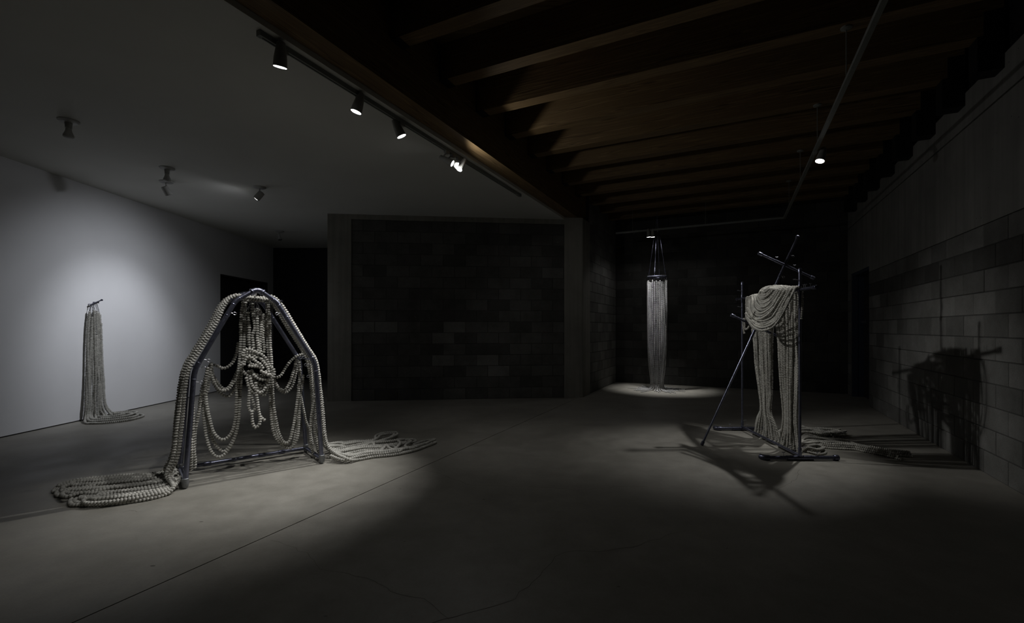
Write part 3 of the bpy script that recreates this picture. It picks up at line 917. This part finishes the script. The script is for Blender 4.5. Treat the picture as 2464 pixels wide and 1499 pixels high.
# loose loop lying behind the right-hand pile, and extra passes across it
for pl in (((880, 1068), (902, 1065), (904, 1056), (922, 1049), (950, 1047), (955, 1053), (935, 1062), (905, 1070), (870, 1076), (840, 1082), (800, 1090)),
           ((893, 1070), (908, 1062), (915, 1055), (933, 1051), (948, 1051), (944, 1057), (925, 1066), (890, 1075), (850, 1086), (812, 1097)),
           ((955, 1066), (963, 1074), (955, 1084), (948, 1090), (935, 1085), (930, 1078), (925, 1084), (915, 1096)),
           ((990, 1070), (975, 1080), (985, 1088), (1010, 1080), (1035, 1070), (1046, 1065), (1020, 1069), (995, 1078))):
    strand([ground(x, y, 0) + Z * (BR * 2.3) for x, y in pl], BR, BP, M['clay'], gd)
for pl in (((420, 1150), (360, 1172), (300, 1180), (240, 1192), (190, 1200), (160, 1208), (150, 1200), (175, 1190), (230, 1180)),
           ((425, 1140), (360, 1160), (290, 1168), (220, 1176), (170, 1178), (150, 1186), (168, 1192), (230, 1188)),
           ((430, 1160), (390, 1182), (330, 1192), (280, 1196), (240, 1206), (225, 1214), (245, 1212), (300, 1204), (350, 1196))):
    strand([ground(x, y, 0) + Z * (BR * 2.6) for x, y in pl], BR, BP, M['clay'], gd)

# ---- knotted bundle hanging from the apex
kb = empty('bead_bundle', A(0, 0.2, 0)); tag(kb, 'knotted hank of grey bead strands hanging from the apex inside the frame', 'bead strands')
def z1(x, y): return (400 + x / 4.998, 660 + y / 4.998)
def z2(x, y): return (400 + x / 4.998, 930 + y / 4.998)
def z8(x, y): return (560 + x / 12.49, 820 + y / 12.49)
def trace(f, pts, d, parent, single=False, dd=0.0, rad=None):
    n = len(pts)
    P = [Ap(*f(x, y), d + dd * (i / max(n - 1, 1) - 0.5)) for i, (x, y) in enumerate(pts)]
    return strand(P, rad or BR, BP, M['clay'], parent, single=single)
front = [
    (0.14, [(1040, 340), (1035, 450), (1055, 560), (1065, 640), (1038, 740), (1045, 830), (1050, 900)]),
    (0.16, [(985, 440), (990, 540), (1000, 650), (997, 780), (1010, 890)]),
    (0.12, [(1090, 400), (1095, 560), (1100, 680), (1096, 790), (1110, 880), (1095, 940)]),
    (0.15, [(1122, 420), (1140, 560), (1142, 680), (1128, 800), (1132, 930)]),
    (0.17, [(1150, 490), (1163, 640), (1158, 760), (1178, 890), (1170, 960)]),
    (0.22, [(1160, 470), (1195, 560), (1185, 650), (1170, 800), (1180, 900)]),
    (0.24, [(930, 490), (950, 550), (965, 640), (960, 740), (985, 860)]),
    (0.26, [(1060, 400), (1060, 520), (1075, 700), (1070, 880)]),
]
for d, pts in front:
    q = Ap(*z1(*pts[0]), d)
    MB().tube([A(-0.015, 0.13, 1.585), q], 0.0022, 5).build('wire', M['wire'], kb)
    trace(z1, pts, d, kb, single=True)
knot = [
    (0.115, [(300, 470), (330, 320), (430, 250), (520, 265), (610, 290), (700, 340), (830, 390), (930, 460), (1010, 550), (1060, 660), (1110, 760), (1200, 830), (1245, 930), (1230, 1040), (1140, 1110), (1040, 1150), (900, 1170), (780, 1140), (690, 1085), (600, 1000)]),
    (0.125, [(270, 540), (290, 470), (370, 410), (480, 408), (590, 400), (640, 440), (720, 520)]),
    (0.12, [(270, 430), (320, 360), (440, 335), (580, 330), (680, 345), (760, 400)]),
    (0.10, [(560, 490), (600, 545), (660, 590), (730, 650), (800, 690), (850, 720), (890, 800), (960, 860)]),
    (0.105, [(430, 745), (540, 765), (620, 770), (720, 770), (840, 800), (920, 860)]),
    (0.11, [(330, 760), (345, 670), (375, 600), (405, 540), (450, 480), (540, 470)]),
    (0.095, [(820, 900), (860, 915), (920, 950), (1000, 985), (1085, 1035), (1150, 1010)]),
    (0.105, [(860, 540), (900, 620), (960, 680), (1010, 740), (1060, 850), (1080, 920), (1000, 930), (930, 900)]),
    (0.14, [(560, 900), (610, 980), (700, 1030), (800, 1040), (880, 1090), (980, 1080)]),
    (0.14, [(260, 560), (250, 700), (270, 850), (320, 930), (400, 1010), (500, 1060), (640, 1200), (800, 1290), (930, 1340), (1010, 1260), (1040, 1180)]),
    (0.15, [(480, 600), (520, 690), (640, 720), (760, 740), (860, 850), (900, 980), (1010, 1040)]),
    (0.15, [(400, 900), (500, 960), (560, 1080), (600, 1240), (700, 1380), (860, 1420), (960, 1330)]),
    (0.17, [(360, 500), (480, 560), (640, 520), (760, 480), (860, 560), (980, 640), (1040, 780)]),
]
for i, (d, pts) in enumerate(knot):
    trace(z8, pts, d, kb, single=(i < 9))
for d, pts in ((0.13, [(400, 1080), (430, 1190), (450, 1270), (480, 1370), (560, 1500), (700, 1600)]),
               (0.12, [(510, 1090), (540, 1190), (560, 1310), (610, 1380), (690, 1480), (820, 1560), (940, 1480), (1000, 1350)]),
               (0.2, [(620, 1100), (660, 1250), (760, 1440), (900, 1640), (1000, 1560), (1050, 1300)])):
    trace(z8, pts, d, kb)
for d, pts in ((0.13, [(1005, -60), (1000, 60), (990, 190), (992, 260), (1010, 300)]),
               (0.14, [(1030, -40), (1030, 120), (1050, 200), (1070, 260), (1040, 300)]),
               (0.12, [(1075, -60), (1085, 90), (1098, 190), (1105, 260), (1120, 330), (1128, 390), (1120, 450), (1075, 494), (1042, 450), (1030, 350), (1025, 290)]),
               (0.13, [(1110, 330), (1150, 380), (1185, 405)])):
    trace(z2, pts, d, kb)
# hook and wire loops under the apex
hk = MB()
hook_top = A(-0.015, 0.02, 1.625)
for dx, dz in ((-0.03, 1.50), (-0.012, 1.52), (0.006, 1.50), (0.02, 1.48), (-0.045, 1.46), (0.035, 1.46)):
    hk.tube([hook_top + E2 * 0.1, A(-0.015 + dx * 0.7, 0.13, 1.57), A(-0.015 + dx, 0.15, dz)], 0.0025, 5)
hk.tube([A(-0.015, 0.0, 1.63), A(-0.015, 0.06, 1.60), A(-0.015, 0.13, 1.585)], 0.005, 6)
hk.build('hook', M['wire'], kb, True)
for k in range(7):
    MB().lathe(A(-0.075 + 0.02 * k, 0.10 + 0.02 * (k % 2), 1.585 - 0.012 * abs(k - 3)), E1, [(-0.011, 0.004), (-0.008, 0.013), (0.008, 0.013), (0.011, 0.004)], 10).build('bead', M['clay'], kb, True)

# ---- swags looping between the apex and the eaves
sw = empty('bead_swag', A(0, 0.3, 0)); tag(sw, 'dangling U-shaped bead swags looped inside the gable frame', 'bead strands')
def join(a, b): return [z1(*p) for p in a] + [z2(*p) for p in b]
ident = lambda x, y: (x, y)
swags = [
    (0.26, 0.16, join([(925, 330), (905, 470), (895, 630), (897, 780), (890, 900), (885, 1000), (872, 1120), (862, 1250), (850, 1400)],
                      [(842, 200), (832, 380), (785, 555), (685, 640), (585, 575), (530, 430), (492, 250), (475, 100)]) + [z1(500, 1380), z1(525, 1200), z1(540, 1060)]),
    (0.28, 0.18, join([(955, 340), (945, 500), (937, 680), (935, 860), (922, 1000), (905, 1200), (892, 1400)],
                      [(888, 100), (868, 400), (820, 620), (725, 790), (630, 850), (540, 780), (482, 600), (455, 400), (432, 200)]) + [z1(425, 1400), z1(470, 1250), z1(500, 1120)]),
    (0.30, 0.14, join([(935, 400), (915, 560), (910, 700), (915, 1000), (885, 1300)], [(862, 250), (835, 500), (790, 660), (700, 780), (610, 720), (545, 600), (500, 420), (465, 240), (445, 60)]) + [z1(460, 1330), z1(500, 1180)]),
    (0.26, 0.14, join([(1205, 330), (1215, 480), (1205, 600), (1215, 720), (1222, 900), (1238, 1040), (1245, 1200), (1245, 1400)],
                      [(1250, 160), (1262, 350), (1300, 580), (1400, 700), (1490, 742), (1562, 660), (1592, 500), (1602, 300), (1615, 100)]) + [z1(1630, 1350), z1(1650, 1200)]),
    (0.24, 0.14, join([(1225, 330), (1243, 550), (1246, 700), (1250, 850), (1262, 1000), (1268, 1150), (1278, 1350)],
                      [(1282, 100), (1303, 300), (1352, 550), (1420, 675), (1485, 640), (1540, 420), (1565, 250), (1590, 60)]) + [z1(1600, 1300), z1(1610, 1150)]),
    (0.28, 0.12, join([(1215, 420), (1225, 700), (1240, 1000), (1260, 1350)], [(1270, 200), (1285, 420), (1345, 620), (1450, 720), (1520, 680), (1555, 520), (1580, 350), (1590, 150)]) + [z1(1590, 1320)]),
    (0.45, 0.0, [z1(*p) for p in ((540, 1060), (560, 1200), (620, 1310), (700, 1380), (770, 1335), (840, 1200), (880, 1060), (890, 900))]),
    (0.47, 0.0, [z1(*p) for p in ((520, 1080), (550, 1260), (630, 1400), (740, 1470), (820, 1380), (860, 1240))]),
    (0.42, 0.0, [z1(*p) for p in ((560, 1080), (620, 1105), (700, 1130), (790, 1070), (845, 950), (865, 820))]),
    (0.43, 0.0, [z1(*p) for p in ((530, 1180), (600, 1350), (680, 1400), (760, 1370), (830, 1260))]),
    (0.44, 0.0, [z1(*p) for p in ((1280, 1180), (1325, 1330), (1410, 1400), (1480, 1310), (1540, 1130), (1570, 1010))]),
    (0.46, 0.0, [z1(*p) for p in ((1290, 1260), (1350, 1380), (1440, 1420), (1520, 1330), (1560, 1180), (1600, 1040))]),
    (0.42, 0.0, [z1(*p) for p in ((1310, 1250), (1380, 1215), (1430, 1130), (1490, 1050), (1560, 990), (1640, 960))]),
    (0.42, 0.1, [z1(1600, 1060), z1(1605, 1230), z1(1612, 1450), z2(1625, 150), z2(1650, 280), z2(1680, 420), z2(1720, 520), z2(1760, 700)]),
    (0.30, 0.1, [z1(500, 1120), z1(475, 1260), z1(455, 1420), z2(420, 100), z2(395, 280), z2(365, 430), z2(345, 560), z2(335, 800), z2(330, 930)]),
    (0.12, 0.05, [z2(318, 190), z2(322, 400), z2(318, 600), z2(330, 760), z2(345, 900), z2(335, 1000)]),
    (0.10, 0.05, [z2(296, 620), z2(300, 760), z2(300, 900), z2(290, 1020)]),
    (0.20, 0.1, [z2(1785, 80), z2(1775, 180), z2(1745, 380), z2(1735, 560), z2(1745, 700), z2(1775, 830), z2(1830, 900)]),
    (0.22, 0.1, [z2(1805, 150), z2(1790, 300), z2(1785, 480), z2(1800, 640), z2(1830, 780), z2(1890, 860)]),
]
for d, dd, P in swags:
    trace(ident, P, d, sw, dd=dd)

# ================================================================== TWO POSTS WITH A RAIL (right)
PL, PRR = Vector((2.927, 5.78, 0)), Vector((2.83, 4.47, 0))
WDR = (PRR - PL).normalized()
NRM = Vector((WDR.y, -WDR.x, 0))
if NRM.x > 0: NRM = -NRM
def Dp(px, py, off):
    dr = Vector(((px - CX) / F, 1.0, (CY - py) / F)); o = Vector((0, 0, H))
    t = (off - (o - PL).dot(NRM)) / dr.dot(NRM)
    return o + dr * t
X1 = Vector((1, 0, 0))
st = empty('post_frame', (PL + PRR) / 2); tag(st, 'two blue-grey pipe posts on floor bars joined by a rail under draped beads', 'pipe frame')
pr_ = 0.0125
for c, x0, x1 in ((PL, -0.32, 0.33), (PRR, -0.35, 0.355)):
    pipe([c + Z * 0.03, c + Z * 1.88], pr_, 'post', st)
    pipe([c + X1 * x0 + Z * 0.028, c + X1 * x1 + Z * 0.028], 0.0195, 'floor_bar', st, 'dark_pipe')
    MB().tube(arc(c + X1 * (x0 + 0.2) + Z * 0.028, c + X1 * x0 + Z * 0.028, c + X1 * x0 + Z * 0.028 + Vector((-0.02, 0.1, 0)), 8, 0.05), 0.026, 14).build('bar_elbow', M['dark_pipe'], st, True)
    collar(c + X1 * x1 + Z * 0.028, X1, 0.028, 0.045, 'bar_cap', st, 'dark_pipe')
    MB().lathe(c + Z * 0.028, X1, [(-0.13, 0.023), (0.13, 0.023)], 16).build('tee_sleeve', M['dark_pipe'], st, True)
    collar(c + Z * 0.08, Z, 0.0165, 0.09, 'post_socket', st, 'pipe')
    MB().lathe(c + Z * 1.85, Z, [(0, 0.0125), (0, 0.0175), (0.03, 0.0175), (0.042, 0.010)], 16).build('post_cap', M['pipe'], st, True)
    collar(c + Z * 1.68, Z, 0.0165, 0.10, 'rail_clamp', st, 'dark_pipe')
    for zz in (1.57, 1.775):
        thumb_screw(c + Z * zz + X1 * -0.015, Vector((-1, 0, 0.2)), st, False, 1.0, 'wing_screw')
    for xx in (-0.16, 0.17):
        thumb_screw(c + X1 * xx + Z * 0.048, Z, st, False, 0.9, 'wing_screw')
    thumb_screw(c + Z * 0.13 + X1 * 0.012, X1 + Z * 0.2, st, False, 0.9, 'wing_screw')
pipe([PL + Z * 0.05, PRR + Z * 0.05], 0.0145, 'tie_bar', st, 'pipe')
for t in (0.09, 0.86):
    thumb_screw(PL.lerp(PRR, t) + Z * 0.065, Z, st, False, 0.9, 'wing_screw')
RZ = 1.68
ra, rb = PL - WDR * 0.14 + X1 * 0.0 + Z * RZ, PRR + WDR * 0.25 + Z * RZ
pipe([ra, rb], 0.0135, 'rail', st, 'dark_pipe')
collar(ra, WDR, 0.019, 0.05, 'rail_cap', st, 'dark_pipe'); collar(rb, WDR, 0.02, 0.06, 'rail_cap', st, 'dark_pipe')
for t in (-0.06, 0.10, 0.16): thumb_screw(rb - WDR * (0.1 + t * 0.5) + Z * 0.016, Z, st, False, 0.7, 'wing_screw')

# the leaning double cross
lc = empty('leaning_cross', (2.11, 5.04, 0)); tag(lc, 'tall pipe cross with two slanted arms leaning over the rail', 'pipe cross')
q0, q1 = Vector((2.11, 5.04, 0.02)), Vector((3.150, 5.01, 2.315))
qd = (q1 - q0).normalized()
arm = Vector((qd.z, 0, -qd.x)).normalized()
pipe([q0, q1], 0.012, 'shaft', lc)
MB().lathe(q1 - qd * 0.03, qd, [(0, 0.012), (0, 0.018), (0.012, 0.0195), (0.03, 0.0195), (0.036, 0.013)], 16).build('shaft_cap', M['pipe'], lc, True)
MB().lathe(q0 - qd * 0.018, qd, [(0, 0.013), (0.004, 0.018), (0.045, 0.018), (0.05, 0.013)], 16).build('shaft_foot', M['dark_pipe'], lc, True)
def on_shaft(s): return q0.lerp(q1, s)
for s, lo, hi in ((0.862, 0.295, 0.335), (0.567, 0.285, 0.29)):
    c = on_shaft(s) - Vector((0, 1, 0)) * 0.0
    pipe([c - arm * lo, c + arm * hi], 0.0128, 'cross_arm', lc, 'dark_pipe')
    collar(c - arm * lo, arm, 0.0185, 0.045, 'arm_cap', lc, 'pipe'); collar(c + arm * hi, arm, 0.0185, 0.045, 'arm_cap', lc, 'pipe')
    MB().lathe(c, arm, [(-0.12, 0.0152), (0.12, 0.0152)], 14).build('arm_sleeve', M['dark_pipe'], lc, True)
    MB().lathe(c, qd, [(-0.15, 0.0152), (0.15, 0.0152)], 14).build('shaft_sleeve', M['dark_pipe'], lc, True)
    for o_ in (-0.10, 0.115): thumb_screw(c + arm * o_ + Z * 0.012, Z + arm * 0.1, lc, False, 0.9, 'wing_screw')
    for o_ in (-0.125, 0.125): thumb_screw(c + qd * o_ + arm * 0.012, arm, lc, True, 0.6, 'eye_screw')

# ---- beads draped over the rail
dg = empty('bead_drape', (2.88, 5.05, 0)); tag(dg, 'grey bead strands swagged over the rail and falling in two columns', 'bead strands')
DR, DPI = 0.0128, 0.0172
def z5(x, y): return (1660 + x / 4.998, 540 + y / 4.998)
sws = [
    [(672, 1100), (740, 1215), (820, 1268), (900, 1272), (1000, 1232), (1090, 1120), (1160, 990), (1222, 860), (1262, 775)],
    [(672, 1060), (700, 1110), (760, 1165), (840, 1192), (930, 1178), (1020, 1130), (1090, 1010), (1150, 900), (1205, 800), (1225, 770)],
    [(715, 880), (722, 960), (742, 1060), (800, 1130), (880, 1122), (980, 1045), (1060, 920), (1130, 810), (1160, 772)],
    [(750, 860), (758, 920), (775, 1000), (830, 1060), (900, 1052), (990, 980), (1050, 880), (1095, 795), (1110, 765)],
    [(785, 860), (795, 910), (815, 955), (855, 988), (920, 980), (1000, 900), (1060, 805), (1075, 765)],
    [(808, 855), (820, 890), (843, 930), (885, 945), (950, 915), (1010, 850), (1050, 785), (1055, 760)],
    [(825, 845), (838, 872), (865, 893), (920, 880), (980, 830), (1022, 778), (1030, 758)],
    [(838, 825), (858, 848), (890, 852), (935, 828), (985, 778), (1000, 758)],
    [(850, 800), (880, 815), (920, 800), (960, 770), (975, 755)],
]
def mixp(a, b, t):
    n = 11
    def rs(P):
        P = np.array(P, float); s = np.concatenate([[0], np.cumsum(np.linalg.norm(np.diff(P, axis=0), axis=1))])
        k = np.linspace(0, s[-1], n); return np.stack([np.interp(k, s, P[:, 0]), np.interp(k, s, P[:, 1])], 1)
    return [tuple(p) for p in rs(a) * (1 - t) + rs(b) * t]
full = []
for i in range(len(sws) - 1):
    full.append(sws[i]); full.append(mixp(sws[i], sws[i + 1], 0.36))
    if i < 5: full.append(mixp(sws[i], sws[i + 1], 0.70))
full.append(sws[-1])
for i, pts in enumerate(full):
    n = len(pts)
    P = []
    lay = 0.055 if i % 3 == 0 else (0.035 if i % 3 == 1 else 0.02)
    for k, (x, y) in enumerate(pts):
        s = k / (n - 1)
        zz = H + (CY - z5(x, y)[1]) / F * 4.9
        bell = math.sin(math.pi * s) ** 0.45 if 0 < s < 1 else 0
        if i < 5:
            off = 0.03 + 0.28 * (1 - s ** 1.8) * (1 - 0.08 * i) + lay * 0.4
        else:
            off = 0.025 + max(0, 1.70 - zz) * 0.52 * bell + lay * 0.7 * bell
        P.append(Dp(*z5(x, y), off))
    # over the rail and a short way down behind it
    tail = [P[-1] - NRM * 0.03 + Z * 0.016, P[-1] - NRM * 0.06, P[-1] - NRM * 0.07 - Z * 0.12, P[-1] - NRM * 0.06 - Z * 0.3]
    head = [P[0] - NRM * 0.06 - Z * 0.12, P[0] - NRM * 0.06, P[0] - NRM * 0.03 + Z * 0.014] if i > 4 else []
    strand(head + P + tail, DR, DPI, M['clay_w'], dg)
# the bunched top of the drape
for k, (pts, off) in enumerate((
        ([(890, 775), (930, 755), (990, 752), (1050, 765), (1110, 775)], 0.03), ([(880, 790), (920, 770), (980, 765), (1040, 775), (1080, 800)], 0.045),
        ([(845, 810), (870, 780), (920, 760), (980, 758), (1020, 770)], 0.02), ([(905, 760), (960, 748), (1030, 755), (1095, 770), (1130, 785)], 0.01),
        ([(840, 840), (845, 810), (870, 800), (905, 815), (900, 850)], 0.06), ([(890, 785), (940, 775), (1000, 775), (1060, 785)], 0.055))):
    strand([Dp(*z5(x, y), off) for x, y in pts], DR, DPI, M['clay_w'], dg)
# straight strands at the left end of the rail
for k in range(5):
    x = 676 + k * 13
    pts = [(x + 4, 868 - k * 3), (x, 940), (x + 2, 1020), (x + 6 + k * 5, 1090 + k * 12), (x + 40 + 8 * k, 1180)]
    strand([Dp(*z5(a, b), 0.03 + 0.006 * k) for a, b in pts], DR, DPI, M['clay_w'], dg)
for pts in (([(650, 1130), (640, 1200), (648, 1270), (656, 1320)]), ([(664, 1130), (660, 1200), (668, 1260), (700, 1245), (712, 1215)])):
    strand([Dp(*z5(a, b), 0.05) for a, b in pts], DR, DPI, M['clay_w'], dg)
# two columns of strands falling to the floor and trailing away from the light
def column(rows, n, seed, tails):
    r_ = random.Random(seed)
    for i in range(n):
        al = (i + 0.5) / n + r_.gauss(0, 0.01)
        be = math.sin(i * 2.4 + seed) * 0.9
        P = []
        cr = r_.uniform(-0.16, 0.16)
        for k, (py, l, rr, dp, al_k) in enumerate(rows):
            a = min(1.0, max(0.0, al + cr * al_k))
            dpt = 0.5 * dp * be * math.sqrt(max(0.05, 1 - (2 * a - 1) ** 2))
            o_ = -max(0, py - 950) * 0.00105          # the lower ends lie behind the tie bar
            rr = min(rr, 1926 if l > 1860 else 1880)
            c = Dp((l + rr) / 2, py, o_)
            wdt = (Dp(rr, py, o_) - Dp(l, py, o_))
            p = Dp(l, py, o_) + Vector((wdt.x, wdt.y, 0)) * a
            p = Vector((p.x, p.y, c.z)) + NRM * dpt
            p.z = max(p.z, DR)
            P.append(p)
        end = P[-1]
        if al * n < n and tails:
            tl = tails[i % len(tails)]
            T = [ground(x, y) for x, y in tl]
            sp = r_.uniform(-0.035, 0.035)
            lay = DR * (1 + 1.5 * r_.randint(0, 2))
            P[-1] = Vector((end.x, end.y, DR))
            P += [Vector((t.x, t.y + sp + 0.01 * (i // len(tails)), lay)) for t in T]
        strand(P, DR, DPI, M['clay_w'], dg)
column([(718, 1797, 1864, 0.035, 0), (760, 1804, 1862, 0.06, 0), (820, 1814, 1858, 0.07, 0.3), (880, 1818, 1858, 0.07, 0.6), (940, 1826, 1856, 0.06, 1.0), (985, 1831, 1853, 0.05, 1.2),
        (1015, 1822, 1866, 0.06, 1.0), (1040, 1818, 1874, 0.09, 0.8), (1056, 1822, 1884, 0.12, 0.6)], 27, 1,
       [[(1880, 1056), (1920, 1047), (1970, 1043), (2010, 1045), (2030, 1050)], [(1885, 1052), (1925, 1042), (1965, 1044), (2005, 1052), (2033, 1046)],
        [(1890, 1058), (1940, 1050), (1985, 1054), (2020, 1049)], [(1880, 1048), (1925, 1036), (1945, 1040), (1985, 1050), (2035, 1053)]])
column([(706, 1862, 1922, 0.035, 0), (750, 1864, 1923, 0.06, 0), (820, 1874, 1922, 0.07, 0.3), (880, 1877, 1922, 0.07, 0.6), (940, 1881, 1920, 0.065, 0.9), (1000, 1886, 1918, 0.06, 1.1),
        (1035, 1884, 1920, 0.07, 1.0), (1060, 1880, 1924, 0.10, 0.8), (1078, 1884, 1930, 0.12, 0.6)], 29, 2,
       [[(1940, 1080), (1990, 1076), (2040, 1080), (2080, 1088), (2120, 1096), (2165, 1107)], [(1945, 1072), (1995, 1080), (2050, 1083), (2100, 1088), (2150, 1096), (2195, 1101)],
        [(1940, 1066), (1985, 1068), (2035, 1072), (2065, 1082), (2100, 1090)], [(1945, 1060), (1975, 1066), (2020, 1076), (2070, 1084)],
        [(1945, 1090), (1970, 1095), (1985, 1090), (1968, 1083), (1945, 1086)]])

# ================================================================== HANGING BEAD CURTAIN
CC = ground(1581, 938); CC.z = 0
RZC, RRC = 2.385, 0.195
ct = empty('bead_curtain', CC); tag(ct, 'tall round curtain of bead strings hung from a dark ring by four cords', 'bead curtain')
MB().tube([CC + Vector((math.cos(a) * RRC, math.sin(a) * RRC, RZC)) for a in np.linspace(0, 2 * math.pi, 41)], 0.0125, 8, False).build('ring', M['dark_pipe'], ct, True)
top = CC + Z * 3.66
for k in range(4):
    a = math.pi / 4 + k * math.pi / 2 + 0.2
    p = CC + Vector((math.cos(a) * RRC * 0.93, math.sin(a) * RRC * 0.93, RZC))
    co = MB().tube([p, p.lerp(top, 0.97)], 0.0035, 6).build('cord', M['dark_pipe'], ct, True)
    MB().lathe(p + (top - p).normalized() * 0.06, (top - p), [(0, 0.004), (0.01, 0.011), (0.10, 0.009), (0.13, 0.004)], 10).build('cord_grip', M['pipe'], co, True)
MB().tube([top + Z * (JOIST_Z - 3.66 + 0.0), top - Z * 0.03], 0.006, 6).build('hanger_stem', M['dark_pipe'], ct)
NC = 32
rc = random.Random(5)
for k in range(NC):
    a = 2 * math.pi * k / NC
    def pt(r, z, tw=0.0): return CC + Vector((math.cos(a + tw) * r, math.sin(a + tw) * r, z))
    z_top = RZC - rc.choice((0.07, 0.085, 0.10, 0.12))
    MB().tube([pt(RRC, RZC + 0.03), pt(RRC, z_top - 0.005)], 0.0022, 4).build('tie_wire', M['wire'], ct)
    L = rc.uniform(0.14, 0.42)
    tw = rc.uniform(-0.25, 0.25)
    P = [pt(RRC, z_top), pt(RRC, 1.8), pt(RRC * 0.985, 1.2), pt(RRC * 0.93, 0.75), pt(RRC * 0.80, 0.42), pt(RRC * 0.66, 0.20),
         pt(RRC * 0.72, 0.08, tw * 0.3), pt(RRC * 1.0, 0.025, tw * 0.6), pt(RRC + L * 0.6, 0.013, tw * 0.8), pt(RRC + L, 0.013, tw)]
    strand(P, 0.0118, 0.0205, M['clay_s'], ct, seg=6, fill=0.66, smooth=6)

# ================================================================== BEADS HUNG ON THE WHITE WALL
BRW, BPW = 0.0175, 0.0205
rod = empty('wall_rod', Vector((LEFTW, 6.58, 1.70))); tag(rod, 'short dark metal rod with hooks fixed to the white wall', 'wall rod')
ra_, rb_ = Vector((LEFTW + 0.05, 6.475, 1.636)), Vector((LEFTW + 0.05, 6.64, 1.71))
MB().tube([ra_, rb_], 0.008, 10).build('bar', M['dark_pipe'], rod, True)
MB().lathe(rb_, rb_ - ra_, [(0, 0.008), (0.004, 0.014), (0.016, 0.014), (0.02, 0.008)], 12).build('end_knob', M['dark_pipe'], rod, True)
for t in (0.10, 0.55):
    p = ra_.lerp(rb_, t)
    MB().tube([p, Vector((LEFTW + 0.001, p.y, p.z))], 0.006, 8).build('wall_pin', M['dark_pipe'], rod, True)
wg = empty('wall_bead_garland', Vector((LEFTW + 0.2, 6.4, 0))); tag(wg, 'long column of bead strands hung on the white wall and coiled on floor', 'bead strands')
def zb(x, y): return (160 + x / 4.163, 680 + y / 4.163)
def Wp(px, py, off):
    dr = Vector(((px - CX) / F, 1.0, (CY - py) / F)); o = Vector((0, 0, H))
    t = (LEFTW + off) / dr.x
    return o + dr * t
cols = [
    (0.06, [(222, 315), (208, 420), (202, 620), (204, 850), (204, 1050), (200, 1230), (196, 1330)], 0),
    (0.10, [(232, 285), (222, 420), (214, 600), (216, 800), (222, 1000), (225, 1180), (212, 1320)], 1),
    (0.08, [(256, 345), (252, 460), (240, 640), (236, 840), (238, 1040), (244, 1200), (232, 1320)], 2),
    (0.12, [(276, 280), (280, 420), (284, 600), (288, 760), (292, 960), (286, 1140), (288, 1280), (290, 1340)], 3),
    (0.07, [(268, 300), (262, 480), (258, 700), (262, 900), (270, 1100), (262, 1260), (250, 1330)], 4),
    (0.10, [(304, 285), (306, 440), (316, 640), (326, 820), (320, 1000), (318, 1180), (316, 1330)], 5),
    (0.11, [(320, 295), (322, 430), (328, 620), (336, 800), (346, 960), (348, 1120), (356, 1240), (390, 1330)], 6),
    (0.08, [(334, 315), (340, 460), (346, 640), (352, 800), (362, 960), (368, 1120), (386, 1240), (430, 1320)], 7),
    (0.06, [(344, 400), (348, 520), (354, 700), (362, 860), (374, 1000), (378, 1140), (400, 1240), (450, 1325)], 8),
    (0.14, [(300, 520), (304, 700), (310, 880), (330, 1010), (334, 1160), (340, 1280), (370, 1340)], 9),
]
tails = [
    [(205, 1020), (225, 1021), (255, 1020), (300, 1015), (332, 1008), (345, 1002), (330, 999), (300, 998)],
    [(215, 1018), (245, 1018), (285, 1014), (318, 1009), (332, 1003), (318, 1001), (290, 1001)],
    [(222, 1017), (250, 1016), (285, 1012), (310, 1007), (318, 1003), (300, 1002), (275, 1003)],
    [(236, 1015), (260, 1013), (285, 1010), (300, 1006)],
    [(226, 1014), (245, 1012), (265, 1011)],
    [(242, 1011), (262, 1010), (285, 1007), (302, 1004)],
    [(260, 1007), (275, 1006), (300, 1002)],
    [(270, 1003), (285, 1001), (312, 999), (322, 1001)],
    [(276, 1001), (292, 999), (318, 998), (330, 1000), (318, 1004)],
    [(254, 1009), (275, 1008), (300, 1006)],
]
for (off, pts, k) in cols:
    P = []
    n = len(pts)
    for i, (x, y) in enumerate(pts):
        P.append(Wp(*zb(x, y), 0.006 + off * 0.38 + 0.06 * (i / (n - 1)) ** 2))
    P[-1].z = max(P[-1].z, 0.05)
    lay = BRW + 0.016 * (k % 3)
    P += [Vector((g.x, g.y, lay)) for g in (ground(*p) for p in tails[k])]
    for q in P: q.x = max(q.x, LEFTW + 0.03); q.z = max(q.z, BRW)
    strand(P, BRW, BPW, M['clay_w'], wg)
    if k < 8:
        s = MB().tube([ra_.lerp(rb_, 0.04 + 0.075 * k) - Z * 0.004, P[0] + Z * 0.0], 0.003, 5)
        s.build('hook', M['chrome'], wg, True)
